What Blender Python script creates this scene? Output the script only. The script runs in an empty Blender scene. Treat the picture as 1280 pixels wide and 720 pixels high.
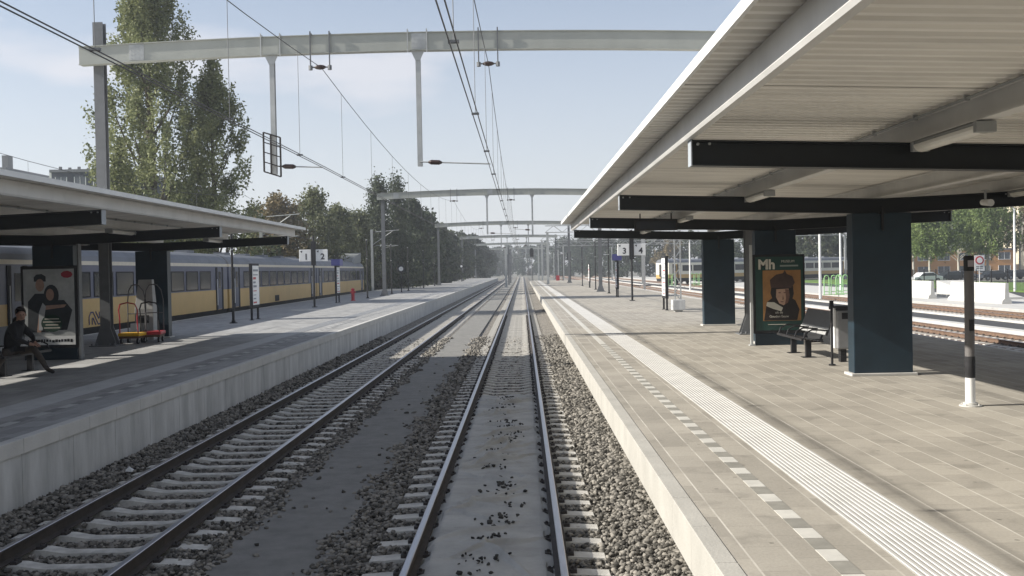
import bpy, bmesh, math, random
import numpy as np
from mathutils import Vector, Matrix
random.seed(7); rng = np.random.default_rng(7)
S = bpy.context.scene; COL = S.collection
R = math.radians

# ---------------------------------------------------------------- camera
CAM_H = 2.8; ROLL = R(1.1); YAW = R(0.6015); PITCH = R(1.018)
cam = bpy.data.cameras.new('camera'); co = bpy.data.objects.new('camera', cam); COL.objects.link(co)
F = Vector((-math.sin(YAW)*math.cos(PITCH), math.cos(YAW)*math.cos(PITCH), -math.sin(PITCH)))
Rt = F.cross(Vector((0, 0, 1))).normalized(); Up = Rt.cross(F)
R2 = Rt*math.cos(ROLL) - Up*math.sin(ROLL); U2 = Up*math.cos(ROLL) + Rt*math.sin(ROLL)
M = Matrix((R2, U2, -F)).transposed().to_4x4(); M.translation = Vector((0, 0, CAM_H))
co.matrix_world = M
cam.sensor_width = 36; cam.lens = 36.0; cam.clip_start = .05; cam.clip_end = 3000
S.camera = co
# ---------------------------------------------------------------- light
SUN = Vector((1, .09, -.565)).normalized()
EL = math.asin(-SUN.z)
w = bpy.data.worlds.new('World'); S.world = w; w.use_nodes = True
nt = w.node_tree; N = nt.nodes; Lk = nt.links; N.clear()
out = N.new('ShaderNodeOutputWorld'); bg = N.new('ShaderNodeBackground'); sky = N.new('ShaderNodeTexSky')
sky.sky_type = 'NISHITA'; sky.sun_disc = False; sky.sun_elevation = EL
sky.sun_rotation = math.atan2(-SUN.x, -SUN.y) % (2*math.pi)
sky.air_density = 1.0; sky.dust_density = .8; sky.ozone_density = 2.2
SKY_STR = .078
bg.inputs['Strength'].default_value = SKY_STR
tc = N.new('ShaderNodeTexCoord'); mp = N.new('ShaderNodeMapping'); mp.inputs['Scale'].default_value = (1.4, 1.4, 4.2); mp.inputs['Location'].default_value = (.35, .2, .15)
cn = N.new('ShaderNodeTexNoise'); cn.inputs['Scale'].default_value = 1.7; cn.inputs['Detail'].default_value = 5; cn.inputs['Roughness'].default_value = .5
cr = N.new('ShaderNodeValToRGB'); cr.color_ramp.elements[0].position = .44; cr.color_ramp.elements[1].position = .60
cr.color_ramp.elements[0].color = (0, 0, 0, 1); cr.color_ramp.elements[1].color = (.8, .8, .8, 1)
sep = N.new('ShaderNodeSeparateXYZ'); mr = N.new('ShaderNodeMapRange')
mr.inputs['From Min'].default_value = -.02; mr.inputs['From Max'].default_value = .42; mr.inputs['To Min'].default_value = .78; mr.inputs['To Max'].default_value = .0
mx0 = N.new('ShaderNodeMath'); mx0.operation = 'MAXIMUM'
mix = N.new('ShaderNodeMix'); mix.data_type = 'RGBA'; mix.inputs['B'].default_value = (6.3, 6.25, 6.6, 1)
Lk.new(tc.outputs['Generated'], mp.inputs['Vector']); Lk.new(mp.outputs[0], cn.inputs['Vector']); Lk.new(cn.outputs['Fac'], cr.inputs['Fac'])
Lk.new(tc.outputs['Generated'], sep.inputs[0]); Lk.new(sep.outputs['Z'], mr.inputs['Value'])
Lk.new(cr.outputs['Color'], mx0.inputs[0]); Lk.new(mr.outputs[0], mx0.inputs[1])
Lk.new(mx0.outputs[0], mix.inputs['Factor']); Lk.new(sky.outputs[0], mix.inputs['A'])
Lk.new(mix.outputs['Result'], bg.inputs['Color']); Lk.new(bg.outputs[0], out.inputs[0])
sl = bpy.data.lights.new('sun', 'SUN'); sl.energy = 5.0; sl.angle = R(.5); sl.color = (1, .95, .87)
so = bpy.data.objects.new('sun', sl); COL.objects.link(so)
so.rotation_euler = SUN.to_track_quat('-Z', 'Y').to_euler(); so.location = (-30, -5, 30)
S.view_settings.view_transform = 'Standard'; S.view_settings.look = 'None'; S.view_settings.gamma = 1
S.view_settings.exposure = .80
S.view_settings.use_curve_mapping = False

# ---------------------------------------------------------------- materials
MATS = {}
def mat(name, col, rough=.7, var=.12, scale=4.0, metal=0.0, bump=0.0, bscale=None, spec=.4, stretch=(1, 1, 1), detail=4):
    if name in MATS: return MATS[name]
    m = bpy.data.materials.new(name); m.use_nodes = True; t = m.node_tree; n = t.nodes; l = t.links
    b = n['Principled BSDF']; b.inputs['Roughness'].default_value = rough; b.inputs['Metallic'].default_value = metal
    b.inputs['Specular IOR Level'].default_value = spec
    if var > 0 or bump > 0:
        tcn = n.new('ShaderNodeTexCoord'); mpn = n.new('ShaderNodeMapping'); mpn.inputs['Scale'].default_value = stretch
        l.new(tcn.outputs['Object'], mpn.inputs['Vector'])
        nz = n.new('ShaderNodeTexNoise'); nz.inputs['Scale'].default_value = scale; nz.inputs['Detail'].default_value = detail
        nz.inputs['Roughness'].default_value = .62
        l.new(mpn.outputs[0], nz.inputs['Vector'])
        r = n.new('ShaderNodeMapRange'); r.inputs['From Min'].default_value = .3; r.inputs['From Max'].default_value = .7
        r.inputs['To Min'].default_value = 1-var; r.inputs['To Max'].default_value = 1+var
        l.new(nz.outputs['Fac'], r.inputs['Value'])
        v = n.new('ShaderNodeVectorMath'); v.operation = 'SCALE'; v.inputs[0].default_value = col[:3]
        l.new(r.outputs[0], v.inputs['Scale']); l.new(v.outputs[0], b.inputs['Base Color'])
        if bump > 0:
            nb = n.new('ShaderNodeTexNoise'); nb.inputs['Scale'].default_value = bscale or scale*6; nb.inputs['Detail'].default_value = 3
            l.new(mpn.outputs[0], nb.inputs['Vector'])
            bp = n.new('ShaderNodeBump'); bp.inputs['Strength'].default_value = min(1, bump); bp.inputs['Distance'].default_value = .02
            l.new(nb.outputs['Fac'], bp.inputs['Height']); l.new(bp.outputs[0], b.inputs['Normal'])
    else:
        b.inputs['Base Color'].default_value = (*col[:3], 1)
    MATS[name] = m; return m
def nodes_of(m): return m.node_tree.nodes, m.node_tree.links, m.node_tree.nodes['Principled BSDF']
def math_node(n, l, op, a, b=None, c=None):
    q = n.new('ShaderNodeMath'); q.operation = op
    for i, v in enumerate((a, b, c)):
        if v is None: continue
        if isinstance(v, (int, float)): q.inputs[i].default_value = v
        else: l.new(v, q.inputs[i])
    return q.outputs[0]

def paver_mat(name, base, joint, shift=0.0, amount=1.0):
    """30 cm tiles in long rows: pale sealed joints lengthwise, faint joints across, tone by tile."""
    m = bpy.data.materials.new(name); m.use_nodes = True; n, l, b = nodes_of(m)
    g = n.new('ShaderNodeNewGeometry'); s = n.new('ShaderNodeSeparateXYZ'); l.new(g.outputs['Position'], s.inputs[0])
    u = math_node(n, l, 'DIVIDE', math_node(n, l, 'ADD', s.outputs['X'], 100+shift), .30)
    row = math_node(n, l, 'FLOOR', u); fu = math_node(n, l, 'FRACT', u)
    off = math_node(n, l, 'MULTIPLY', math_node(n, l, 'MODULO', row, 2), .5)
    v = math_node(n, l, 'ADD', math_node(n, l, 'DIVIDE', math_node(n, l, 'ADD', s.outputs['Y'], 100), .60), off)
    rv = math_node(n, l, 'FLOOR', v); fv = math_node(n, l, 'FRACT', v)
    cmb = n.new('ShaderNodeCombineXYZ'); l.new(row, cmb.inputs[0]); l.new(rv, cmb.inputs[1])
    wn = n.new('ShaderNodeTexWhiteNoise'); wn.noise_dimensions = '3D'; l.new(cmb.outputs[0], wn.inputs['Vector'])
    tile = math_node(n, l, 'MULTIPLY_ADD', wn.outputs['Value'], .24, .90)
    nz = n.new('ShaderNodeTexNoise'); nz.inputs['Scale'].default_value = .55; nz.inputs['Detail'].default_value = 6; nz.inputs['Roughness'].default_value = .65
    l.new(g.outputs['Position'], nz.inputs['Vector'])
    st = n.new('ShaderNodeMapRange'); st.inputs['From Min'].default_value = .3; st.inputs['From Max'].default_value = .68; st.inputs['To Min'].default_value = .84; st.inputs['To Max'].default_value = 1.10
    l.new(nz.outputs['Fac'], st.inputs['Value'])
    nf = n.new('ShaderNodeTexNoise'); nf.inputs['Scale'].default_value = 38; nf.inputs['Detail'].default_value = 3; l.new(g.outputs['Position'], nf.inputs['Vector'])
    fine = math_node(n, l, 'MULTIPLY_ADD', nf.outputs['Fac'], .3, .85)
    vo = n.new('ShaderNodeTexVoronoi'); vo.inputs['Scale'].default_value = 3.1; l.new(g.outputs['Position'], vo.inputs['Vector'])
    gum = n.new('ShaderNodeMapRange'); gum.inputs['From Min'].default_value = .05; gum.inputs['From Max'].default_value = .075; gum.inputs['To Min'].default_value = .62; gum.inputs['To Max'].default_value = 1; l.new(vo.outputs['Distance'], gum.inputs['Value'])
    nb2 = n.new('ShaderNodeTexNoise'); nb2.inputs['Scale'].default_value = 2.3; nb2.inputs['Detail'].default_value = 5; nb2.inputs['Distortion'].default_value = .8; l.new(g.outputs['Position'], nb2.inputs['Vector'])
    dirt = n.new('ShaderNodeMapRange'); dirt.inputs['From Min'].default_value = .56; dirt.inputs['From Max'].default_value = .72; dirt.inputs['To Min'].default_value = 1; dirt.inputs['To Max'].default_value = .80; l.new(nb2.outputs['Fac'], dirt.inputs['Value'])
    fine = math_node(n, l, 'MULTIPLY', fine, math_node(n, l, 'MULTIPLY', gum.outputs[0], dirt.outputs[0]))
    tot = math_node(n, l, 'MULTIPLY', math_node(n, l, 'MULTIPLY', tile, st.outputs[0]), fine)
    sc = n.new('ShaderNodeVectorMath'); sc.operation = 'SCALE'; sc.inputs[0].default_value = base; l.new(tot, sc.inputs['Scale'])
    # joints
    jl = math_node(n, l, 'LESS_THAN', math_node(n, l, 'ABSOLUTE', math_node(n, l, 'SUBTRACT', fu, .5)), 2)
    jl = math_node(n, l, 'GREATER_THAN', math_node(n, l, 'ABSOLUTE', math_node(n, l, 'SUBTRACT', fu, .5)), .475)
    jc = math_node(n, l, 'GREATER_THAN', math_node(n, l, 'ABSOLUTE', math_node(n, l, 'SUBTRACT', fv, .5)), .494)
    jn = n.new('ShaderNodeTexNoise'); jn.inputs['Scale'].default_value = 1.3; jn.inputs['Detail'].default_value = 3; l.new(g.outputs['Position'], jn.inputs['Vector'])
    jm = n.new('ShaderNodeMapRange'); jm.inputs['From Min'].default_value = .38; jm.inputs['From Max'].default_value = .58; jm.inputs['To Min'].default_value = .25*amount; jm.inputs['To Max'].default_value = .85*amount
    l.new(jn.outputs['Fac'], jm.inputs['Value'])
    m1 = n.new('ShaderNodeMix'); m1.data_type = 'RGBA'; m1.inputs['B'].default_value = (*joint, 1)
    l.new(math_node(n, l, 'MULTIPLY', jl, jm.outputs[0]), m1.inputs['Factor']); l.new(sc.outputs[0], m1.inputs['A'])
    m2 = n.new('ShaderNodeMix'); m2.data_type = 'RGBA'; m2.inputs['B'].default_value = (base[0]*.55, base[1]*.55, base[2]*.55, 1)
    l.new(math_node(n, l, 'MULTIPLY', jc, .55), m2.inputs['Factor']); l.new(m1.outputs['Result'], m2.inputs['A'])
    l.new(m2.outputs['Result'], b.inputs['Base Color']); b.inputs['Roughness'].default_value = .85; b.inputs['Specular IOR Level'].default_value = .25
    bp = n.new('ShaderNodeBump'); bp.inputs['Strength'].default_value = .35; bp.inputs['Distance'].default_value = .006
    h = math_node(n, l, 'SUBTRACT', nf.outputs['Fac'], math_node(n, l, 'ADD', jl, jc)); l.new(h, bp.inputs['Height']); l.new(bp.outputs[0], b.inputs['Normal'])
    MATS[name] = m; return m

def ballast_mat(name, c0, c1, scale=22, island=False):
    m = bpy.data.materials.new(name); m.use_nodes = True; n, l, b = nodes_of(m)
    g = n.new('ShaderNodeNewGeometry'); cr_ = n.new('ShaderNodeValToRGB')
    cr_.color_ramp.elements[0].color = (*c0, 1); cr_.color_ramp.elements[1].color = (*c1, 1)
    b.inputs['Roughness'].default_value = .9; b.inputs['Specular IOR Level'].default_value = .2
    if island:
        l.new(g.outputs['Random Per Island'], cr_.inputs['Fac']); l.new(cr_.outputs[0], b.inputs['Base Color'])
    else:
        v = n.new('ShaderNodeTexVoronoi'); v.inputs['Scale'].default_value = scale; l.new(g.outputs['Position'], v.inputs['Vector'])
        s = n.new('ShaderNodeSeparateColor'); l.new(v.outputs['Color'], s.inputs[0]); l.new(s.outputs[0], cr_.inputs['Fac'])
        d = n.new('ShaderNodeMapRange'); d.inputs['From Min'].default_value = .25; d.inputs['From Max'].default_value = .75; d.inputs['To Min'].default_value = 1; d.inputs['To Max'].default_value = .6
        l.new(v.outputs['Distance'], d.inputs['Value'])
        sc = n.new('ShaderNodeVectorMath'); sc.operation = 'SCALE'; l.new(cr_.outputs[0], sc.inputs[0]); l.new(d.outputs[0], sc.inputs['Scale'])
        l.new(sc.outputs[0], b.inputs['Base Color'])
        bp = n.new('ShaderNodeBump'); bp.inputs['Strength'].default_value = .9; bp.inputs['Distance'].default_value = .035
        inv = math_node(n, l, 'SUBTRACT', 1, v.outputs['Distance']); l.new(inv, bp.inputs['Height']); l.new(bp.outputs[0], b.inputs['Normal'])
    MATS[name] = m; return m

def leaf_mat(name, dark, light, scale=.5):
    m = bpy.data.materials.new(name); m.use_nodes = True; n, l, b = nodes_of(m)
    tcn = n.new('ShaderNodeTexCoord'); nz = n.new('ShaderNodeTexNoise'); nz.inputs['Scale'].default_value = scale; nz.inputs['Detail'].default_value = 3
    l.new(tcn.outputs['Object'], nz.inputs['Vector'])
    g = n.new('ShaderNodeNewGeometry')
    f = math_node(n, l, 'ADD', math_node(n, l, 'MULTIPLY', nz.outputs['Fac'], 1.3), math_node(n, l, 'MULTIPLY', g.outputs['Random Per Island'], .5))
    f = math_node(n, l, 'SUBTRACT', f, .4)
    c = n.new('ShaderNodeValToRGB'); c.color_ramp.elements[0].color = (*dark, 1); c.color_ramp.elements[1].color = (*light, 1)
    l.new(f, c.inputs['Fac']); l.new(c.outputs[0], b.inputs['Base Color'])
    b.inputs['Roughness'].default_value = .6; b.inputs['Specular IOR Level'].default_value = .25
    tr = n.new('ShaderNodeBsdfTranslucent'); l.new(c.outputs[0], tr.inputs['Color'])
    ms = n.new('ShaderNodeMixShader'); ms.inputs[0].default_value = .3
    l.new(b.outputs[0], ms.inputs[1]); l.new(tr.outputs[0], ms.inputs[2])
    l.new(ms.outputs[0], n['Material Output'].inputs['Surface'])
    MATS[name] = m; return m

PAVE_R = paver_mat('platform_pavers', (.325, .300, .255), (.56, .53, .465), shift=-.45+.3)
PAVE_L = paver_mat('platform_pavers_grey', (.29, .288, .28), (.44, .44, .43), shift=.05, amount=.7)
CONC = mat('concrete', (.42, .41, .38), .85, .14, 2.2, bump=.25, bscale=40)
CONC_Y = mat('coping_concrete', (.395, .38, .34), .85, .10, 1.5, bump=.2, bscale=40)
CONC_W = mat('pale_concrete', (.49, .48, .45), .85, .10, 1.7, bump=.2, bscale=40)
CONC_L = mat('weathered_concrete', (.47, .47, .455), .88, .26, 2.6, bump=.3, bscale=30, stretch=(1, 1, .22), detail=7)
SLEEP = mat('sleeper_concrete', (.48, .46, .415), .9, .28, 5, bump=.4, bscale=50)
TACT = mat('tactile_white', (.46, .45, .425), .75, .10, 3)
TILEW = mat('white_tile', (.50, .485, .44), .8, .10, 5)
TILEG = mat('grey_tile', (.24, .23, .20), .8, .15, 5)
PATH = mat('grit_path', (.20, .195, .18), .95, .16, 3.5, bump=.6, bscale=120)
RAILH = mat('rail_head_steel', (.42, .41, .43), .32, .12, 3, metal=.9, stretch=(20, 1, 1))
RAILS = mat('rail_side_rust', (.045, .036, .03), .8, .3, 6, bump=.2)
CLIP = mat('fastener_dark', (.035, .03, .028), .8, .3, 20)
STEEL = mat('galvanised_steel', (.43, .44, .43), .5, .12, 3, metal=.25)
STEELD = mat('grey_painted_steel', (.16, .165, .17), .55, .12, 3, metal=.2)
BEAMP = mat('portal_beam_steel', (.37, .38, .345), .55, .08, 1.5, metal=.15)
NAVY = mat('dark_navy_paint', (.012, .027, .040), .42, .22, 1.3, bump=.05, bscale=30)
BLACKP = mat('black_beam_paint', (.010, .013, .016), .45, .2, 2)
ENDW = mat('beam_end_cap', (.35, .38, .41), .5, .05)
SHEET = mat('roof_sheet_white', (.80, .775, .725), .55, .13, 2.0, stretch=(.25, 2, 1))
FASC = mat('fascia_white', (.72, .72, .70), .45, .06, 2)
GIRD = mat('girder_white', (.62, .61, .585), .5, .10, 1.5)
BLACK = mat('black_metal', (.015, .015, .017), .45, .2, 6)
BLACKM = mat('black_matte', (.02, .02, .022), .8, .2, 8)
GREYM = mat('grey_metal', (.32, .33, .33), .45, .1, 4, metal=.3)
WHITEP = mat('white_plastic', (.75, .75, .73), .5, .04)
LAMPG = mat('lamp_diffuser', (.70, .68, .62), .3, .05, 6)
WIRE = mat('wire_copper_dark', (.05, .05, .05), .5, .0)
DROP = mat('wire_dropper', (.12, .125, .13), .5, .0)
INSUL = mat('insulator_brown', (.05, .03, .025), .35, .0)
YEL = mat('train_yellow', (.52, .345, .125), .4, .10, .6)
BLU = mat('train_blue', (.085, .095, .145), .4, .12, .6)
TROOF = mat('train_roof_grey', (.16, .17, .19), .6, .18, .8)
TSTRIPE = mat('train_cream_stripe', (.66, .60, .48), .5, .06)
TGLASS = mat('train_glass', (.03, .032, .036), .12, .0, spec=.35)
TUNDER = mat('underframe_black', (.02, .019, .018), .8, .3, 3)
TWHITE = mat('train_white', (.72, .70, .60), .45, .06)
GLASSD = mat('window_glass_dark', (.05, .065, .08), .1, .0, spec=.8)
RED = mat('red_paint', (.42, .03, .04), .45, .1, 6)
YELP = mat('yellow_paint', (.75, .42, .02), .45, .08, 6)
GREENP = mat('green_paint', (.33, .60, .26), .5, .05)
BARK = mat('bark', (.09, .075, .055), .95, .3, 3, bump=.5)
BARKB = mat('pale_bark', (.40, .38, .33), .9, .3, 3, bump=.3)
GRASS = mat('grass', (.10, .17, .035), .95, .3, 1.2, bump=.6, bscale=30)
ASPH = mat('asphalt', (.055, .056, .058), .9, .15, 2, bump=.3, bscale=90)
TARP = mat('dusty_mat_fabric', (.37, .365, .34), .92, .16, 2.2, bump=.35, bscale=26)
STONE = ballast_mat('ballast_stone', (.03, .028, .024), (.30, .278, .24), island=True)
STONED = ballast_mat('dark_stone', (.02, .02, .02), (.07, .068, .06), island=True)
BAL = ballast_mat('ballast_bed_gravel', (.11, .10, .088), (.40, .37, .32), 18)
BALR = ballast_mat('ballast_bed_rusty', (.16, .075, .045), (.42, .25, .16), 14)
GROUND = mat('ground_soil', (.17, .165, .14), .95, .25, .35, bump=.5, bscale=20)

# ---------------------------------------------------------------- mesh helpers
class MB:
    def __init__(s): s.v = []; s.f = []; s.mi = []; s.k = 0
    def m(s, i): s.k = i; return s
    def add(s, vs, fs):
        o = len(s.v); s.v += [tuple(p) for p in vs]; s.f += [tuple(i+o for i in q) for q in fs]; s.mi += [s.k]*len(fs); return s
    def box(s, x0, x1, y0, y1, z0, z1):
        return s.add([(x0,y0,z0),(x1,y0,z0),(x1,y1,z0),(x0,y1,z0),(x0,y0,z1),(x1,y0,z1),(x1,y1,z1),(x0,y1,z1)],
                     [(3,2,1,0),(4,5,6,7),(0,1,5,4),(1,2,6,5),(2,3,7,6),(3,0,4,7)])
    def bar(s, a, b, w, h=None, up=(0,0,1)):
        h = h or w; a = Vector(a); b = Vector(b); d = (b-a).normalized(); u = Vector(up)
        if abs(d.dot(u)) > .98: u = Vector((0,1,0))
        r = d.cross(u).normalized(); u = r.cross(d)
        c = [(-w/2,-h/2),(w/2,-h/2),(w/2,h/2),(-w/2,h/2)]
        return s.add([a+r*x+u*y for x,y in c]+[b+r*x+u*y for x,y in c], [(0,1,2,3),(7,6,5,4),(4,5,1,0),(5,6,2,1),(6,7,3,2),(7,4,0,3)])
    def tube(s, pts, r, n=8, cap=True):
        pts = [Vector(p) for p in pts]; rs = r if isinstance(r, (list, tuple)) else [r]*len(pts); V = []; Fs = []
        for i, p in enumerate(pts):
            d = (pts[min(i+1, len(pts)-1)]-pts[max(i-1, 0)]).normalized()
            u = Vector((0,0,1)) if abs(d.z) < .95 else Vector((0,1,0))
            a = d.cross(u).normalized(); b = a.cross(d)
            V += [p+(a*math.cos(t)+b*math.sin(t))*rs[i] for t in [2*math.pi*k/n for k in range(n)]]
        for i in range(len(pts)-1):
            Fs += [(i*n+k, i*n+(k+1)%n, (i+1)*n+(k+1)%n, (i+1)*n+k) for k in range(n)]
        if cap: Fs += [tuple(range(n-1,-1,-1)), tuple(range((len(pts)-1)*n, len(pts)*n))]
        return s.add(V, Fs)
    def prism(s, prof, y0, y1, axis='y'):
        n = len(prof)
        P = {'y': lambda a,b,t: (a,t,b), 'x': lambda a,b,t: (t,a,b), 'z': lambda a,b,t: (a,b,t)}[axis]
        return s.add([P(a,b,y0) for a,b in prof]+[P(a,b,y1) for a,b in prof],
                     [tuple(range(n)), tuple(range(2*n-1,n-1,-1))]+[(i,i+n,(i+1)%n+n,(i+1)%n) for i in range(n)])
    def disc(s, c, r, ax, th=.01, n=20):   # short cylinder with axis ax
        c = Vector(c); ax = Vector(ax).normalized()
        return s.tube([c-ax*th/2, c+ax*th/2], r, n)
    def build(s, name, mats, parent=None, loc=None, bevel=0, smooth=False):
        me = bpy.data.meshes.new(name); me.from_pydata(s.v, [], s.f)
        for m_ in (mats if isinstance(mats, (list, tuple)) else [mats]): me.materials.append(m_)
        if max(s.mi, default=0) > 0: me.polygons.foreach_set('material_index', s.mi)
        bm = bmesh.new(); bm.from_mesh(me); bmesh.ops.recalc_face_normals(bm, faces=bm.faces); bm.to_mesh(me); bm.free()
        if smooth:
            me.polygons.foreach_set('use_smooth', [True]*len(me.polygons))
        o = bpy.data.objects.new(name, me); COL.objects.link(o)
        if parent: o.parent = parent
        if loc: o.location = loc
        if bevel:
            b = o.modifiers.new('bevel', 'BEVEL'); b.width = bevel; b.segments = 2; b.limit_method = 'ANGLE'
        return o
def tag(o, label, cat, group=None):
    o['label'] = label; o['category'] = cat
    if group: o['group'] = group
    return o
def thing(name, label, cat, loc=(0,0,0), rz=0, group=None):
    o = bpy.data.objects.new(name, None); COL.objects.link(o); o.location = loc; o.rotation_euler = (0,0,rz); o.empty_display_size = .3
    return tag(o, label, cat, group)
def struct(o): o['kind'] = 'structure'; return o
def stuff(o, label=None, cat=None):
    o['kind'] = 'stuff'
    if label: o['label'] = label
    if cat: o['category'] = cat
    return o
def copy_tree(o, loc=None, label=None, rz=None, parent=None):
    c = o.copy(); COL.objects.link(c)
    if parent: c.parent = parent
    if loc is not None: c.location = loc
    if label: c['label'] = label
    if rz is not None: c.rotation_euler.z = rz
    for ch in list(o.children): copy_tree(ch, parent=c)
    return c
def np_mesh(name, V, Fq, mats, parent=None, loc=None):
    me = bpy.data.meshes.new(name); k = Fq.shape[1]; nf = len(Fq)
    me.vertices.add(len(V)); me.vertices.foreach_set('co', V.astype(np.float32).ravel())
    me.loops.add(nf*k); me.loops.foreach_set('vertex_index', Fq.astype(np.int32).ravel())
    me.polygons.add(nf); me.polygons.foreach_set('loop_start', np.arange(0, nf*k, k, dtype=np.int32)); me.polygons.foreach_set('loop_total', np.full(nf, k, dtype=np.int32))
    me.update(calc_edges=True)
    me.materials.append(mats)
    o = bpy.data.objects.new(name, me); COL.objects.link(o)
    if parent: o.parent = parent
    if loc: o.location = loc
    return o
def text_mesh(txt, size, name, m, parent, M4, bold=0.0):
    cu = bpy.data.curves.new('t', 'FONT'); cu.body = txt; cu.size = size; cu.align_x = 'CENTER'; cu.align_y = 'CENTER'; cu.extrude = .001; cu.offset = bold
    to = bpy.data.objects.new('t', cu); COL.objects.link(to)
    bpy.context.view_layer.update()
    me = bpy.data.meshes.new_from_object(to.evaluated_get(bpy.context.evaluated_depsgraph_get()))
    bpy.data.objects.remove(to); me.transform(M4); me.materials.clear(); me.materials.append(m)
    o = bpy.data.objects.new(name, me); COL.objects.link(o); o.parent = parent
    return o
def facing(x, y, z, ang=0):   # text plane looking towards -Y, turned by ang about Z
    return Matrix.Translation((x,y,z)) @ Matrix.Rotation(ang, 4, 'Z') @ Matrix.Rotation(math.pi/2, 4, 'X')
ORD = ['nearest', 'second nearest', 'third nearest', 'fourth nearest', 'fifth nearest', 'sixth nearest', 'seventh nearest', 'eighth nearest', 'ninth nearest', 'tenth nearest', 'eleventh nearest', 'twelfth nearest']
PZ = .76           # platform height above rail
XR, XL = 1.28, -6.42
XRF, XLF = 11.1, -16.0
LFAR = [(-8, -15.2), (30, -15.65), (60, -16.1), (100, -16.75), (270, -17.1)]

# ---------------------------------------------------------------- ground
def sheet(name, x0, x1, y0, y1, z, m, th=None):
    b = MB()
    if th is None: b.add([(x0,y0,z),(x1,y0,z),(x1,y1,z),(x0,y1,z)], [(0,1,2,3)])
    else: b.box(x0,x1,y0,y1,z-th,z)
    return struct(b.build(name, m))
sheet('ground', -900, 900, -200, 1600, -.36, GROUND)
def bed(name, prof, y0, y1, m):
    V = []; ys = np.linspace(y0, y1, 60)
    b = MB(); n = len(prof)
    b.add([(x, y, z) for y in ys for x, z in prof], [(i*n+j, i*n+j+1, (i+1)*n+j+1, (i+1)*n+j) for i in range(len(ys)-1) for j in range(n-1)])
    return struct(b.build(name, m))
bed('ballast_bed', [(-6.7,-.10),(-6.3,-.13),(-5.9,-.25),(-3.3,-.25),(-2.0,-.25),(-1.5,-.25),(.9,-.25),(1.3,-.19),(1.9,-.15)], -12, 420, BAL)
bed('ballast_bed', [(-22.0,-.34),(-21.2,-.225),(-17.0,-.225),(-15.5,-.225)], -12, 420, BALR)
bed('ballast_bed', [(10.9,-.225),(19.8,-.225),(20.1,-.35)], -12, 420, BALR)
bed('ballast_bed', [(23.9,-.35),(24.1,-.225),(28,-.225),(28.2,-.35)], -12, 420, BALR)
sheet('path', -3.30, -2.05, -12, 330, -.190, PATH, .15)
sheet('path', 20.15, 20.75, 0, 330, -.1, CONC_W, .3)
sheet('service_road', 20.76, 23.45, 0, 330, -.2, ASPH)
sheet('path', 23.46, 23.85, 0, 330, -.1, CONC_W, .3)
sheet('pavement', 28.3, 38, 0, 330, -.02, CONC_W, .4)
sheet('road', 38, 58, 0, 330, -.05, ASPH)
sheet('grass', 44, 60, 90, 175, .10, GRASS, .3)
sheet('grass', -60, -21.4, 20, 420, -.2, GRASS, .2)

# ---------------------------------------------------------------- platforms
def platform(x0, x1, y0, y1, pav, side, cop_m, face_m, face_h, wallm, recess, tact, sq, sqm0, sqm1):
    """side=+1: the edge we look along is x0 (right platform); -1: it is x1."""
    e = x0 if side > 0 else x1; far = x1 if side > 0 else x0
    inn = e + side*.16
    a, b_ = sorted((inn, far-side*.16))
    if side > 0: sheet('platform', a, b_, y0, y1, PZ, pav, .3)
    else:
        b = MB(); b.prism([(b_, y0), (b_, y1)] + [(x+.16, y) for y, x in reversed(LFAR)], PZ-.3, PZ, axis='z'); struct(b.build('platform', pav))
    # coping stones 1 m long with fine gaps
    b = MB()
    y = y0
    while y < y1:
        xs = sorted((e, inn-side*.004)); b.box(xs[0], xs[1], y+.004, min(y+1.0, y1)-.004, PZ-face_h, PZ+.006)
        y += 1.0
    struct(b.build('platform_coping', cop_m, bevel=.006))
    fl = [(y0, far), (y1, far)] if side > 0 else LFAR
    b = MB(); b.prism([(x, y) for y, x in fl] + [(x-side*.155, y) for y, x in reversed(fl)], PZ-.2, PZ+.006, axis='z'); struct(b.build('platform_coping', CONC_W))
    b = MB(); y = y0
    while y < y1:   # wall panels
        xs = sorted((e+side*recess, e+side*(recess+.12))); b.box(xs[0], xs[1], y+.006, min(y+1.5, y1)-.006, -.4, PZ-face_h-.002); y += 1.5
    struct(b.build('platform_wall', wallm))
    b = MB(); b.prism([(x-side*.1, y) for y, x in fl] + [(x-side*.155, y) for y, x in reversed(fl)], -.4, PZ-.21, axis='z')
    b.box(min(e+side*(recess+.13), far-side*.26), max(e+side*(recess+.13), far-side*.36), y1-.2, y1, -.4, PZ-.31)
    struct(b.build('platform_wall', wallm))
    # tactile ribs
    t0, t1 = sorted((e+side*tact[0], e+side*tact[1]))
    b = MB(); b.box(t0, t1, y0, y1, PZ, PZ+.003); n = 12; p = (t1-t0)/n
    for i in range(n):
        cx = t0+p*(i+.5)
        b.prism([(cx-p*.34,PZ+.003),(cx-p*.22,PZ+.009),(cx+p*.22,PZ+.009),(cx+p*.34,PZ+.003)], y0, y1)
    return b, sorted((e+side*sq[0], e+side*sq[1]))
tb, sq = platform(XR, XRF, -8, 185, PAVE_R, 1, CONC_Y, None, .36, CONC_L, .30, (1.25, 1.84), (.77, .92), None, None)
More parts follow.
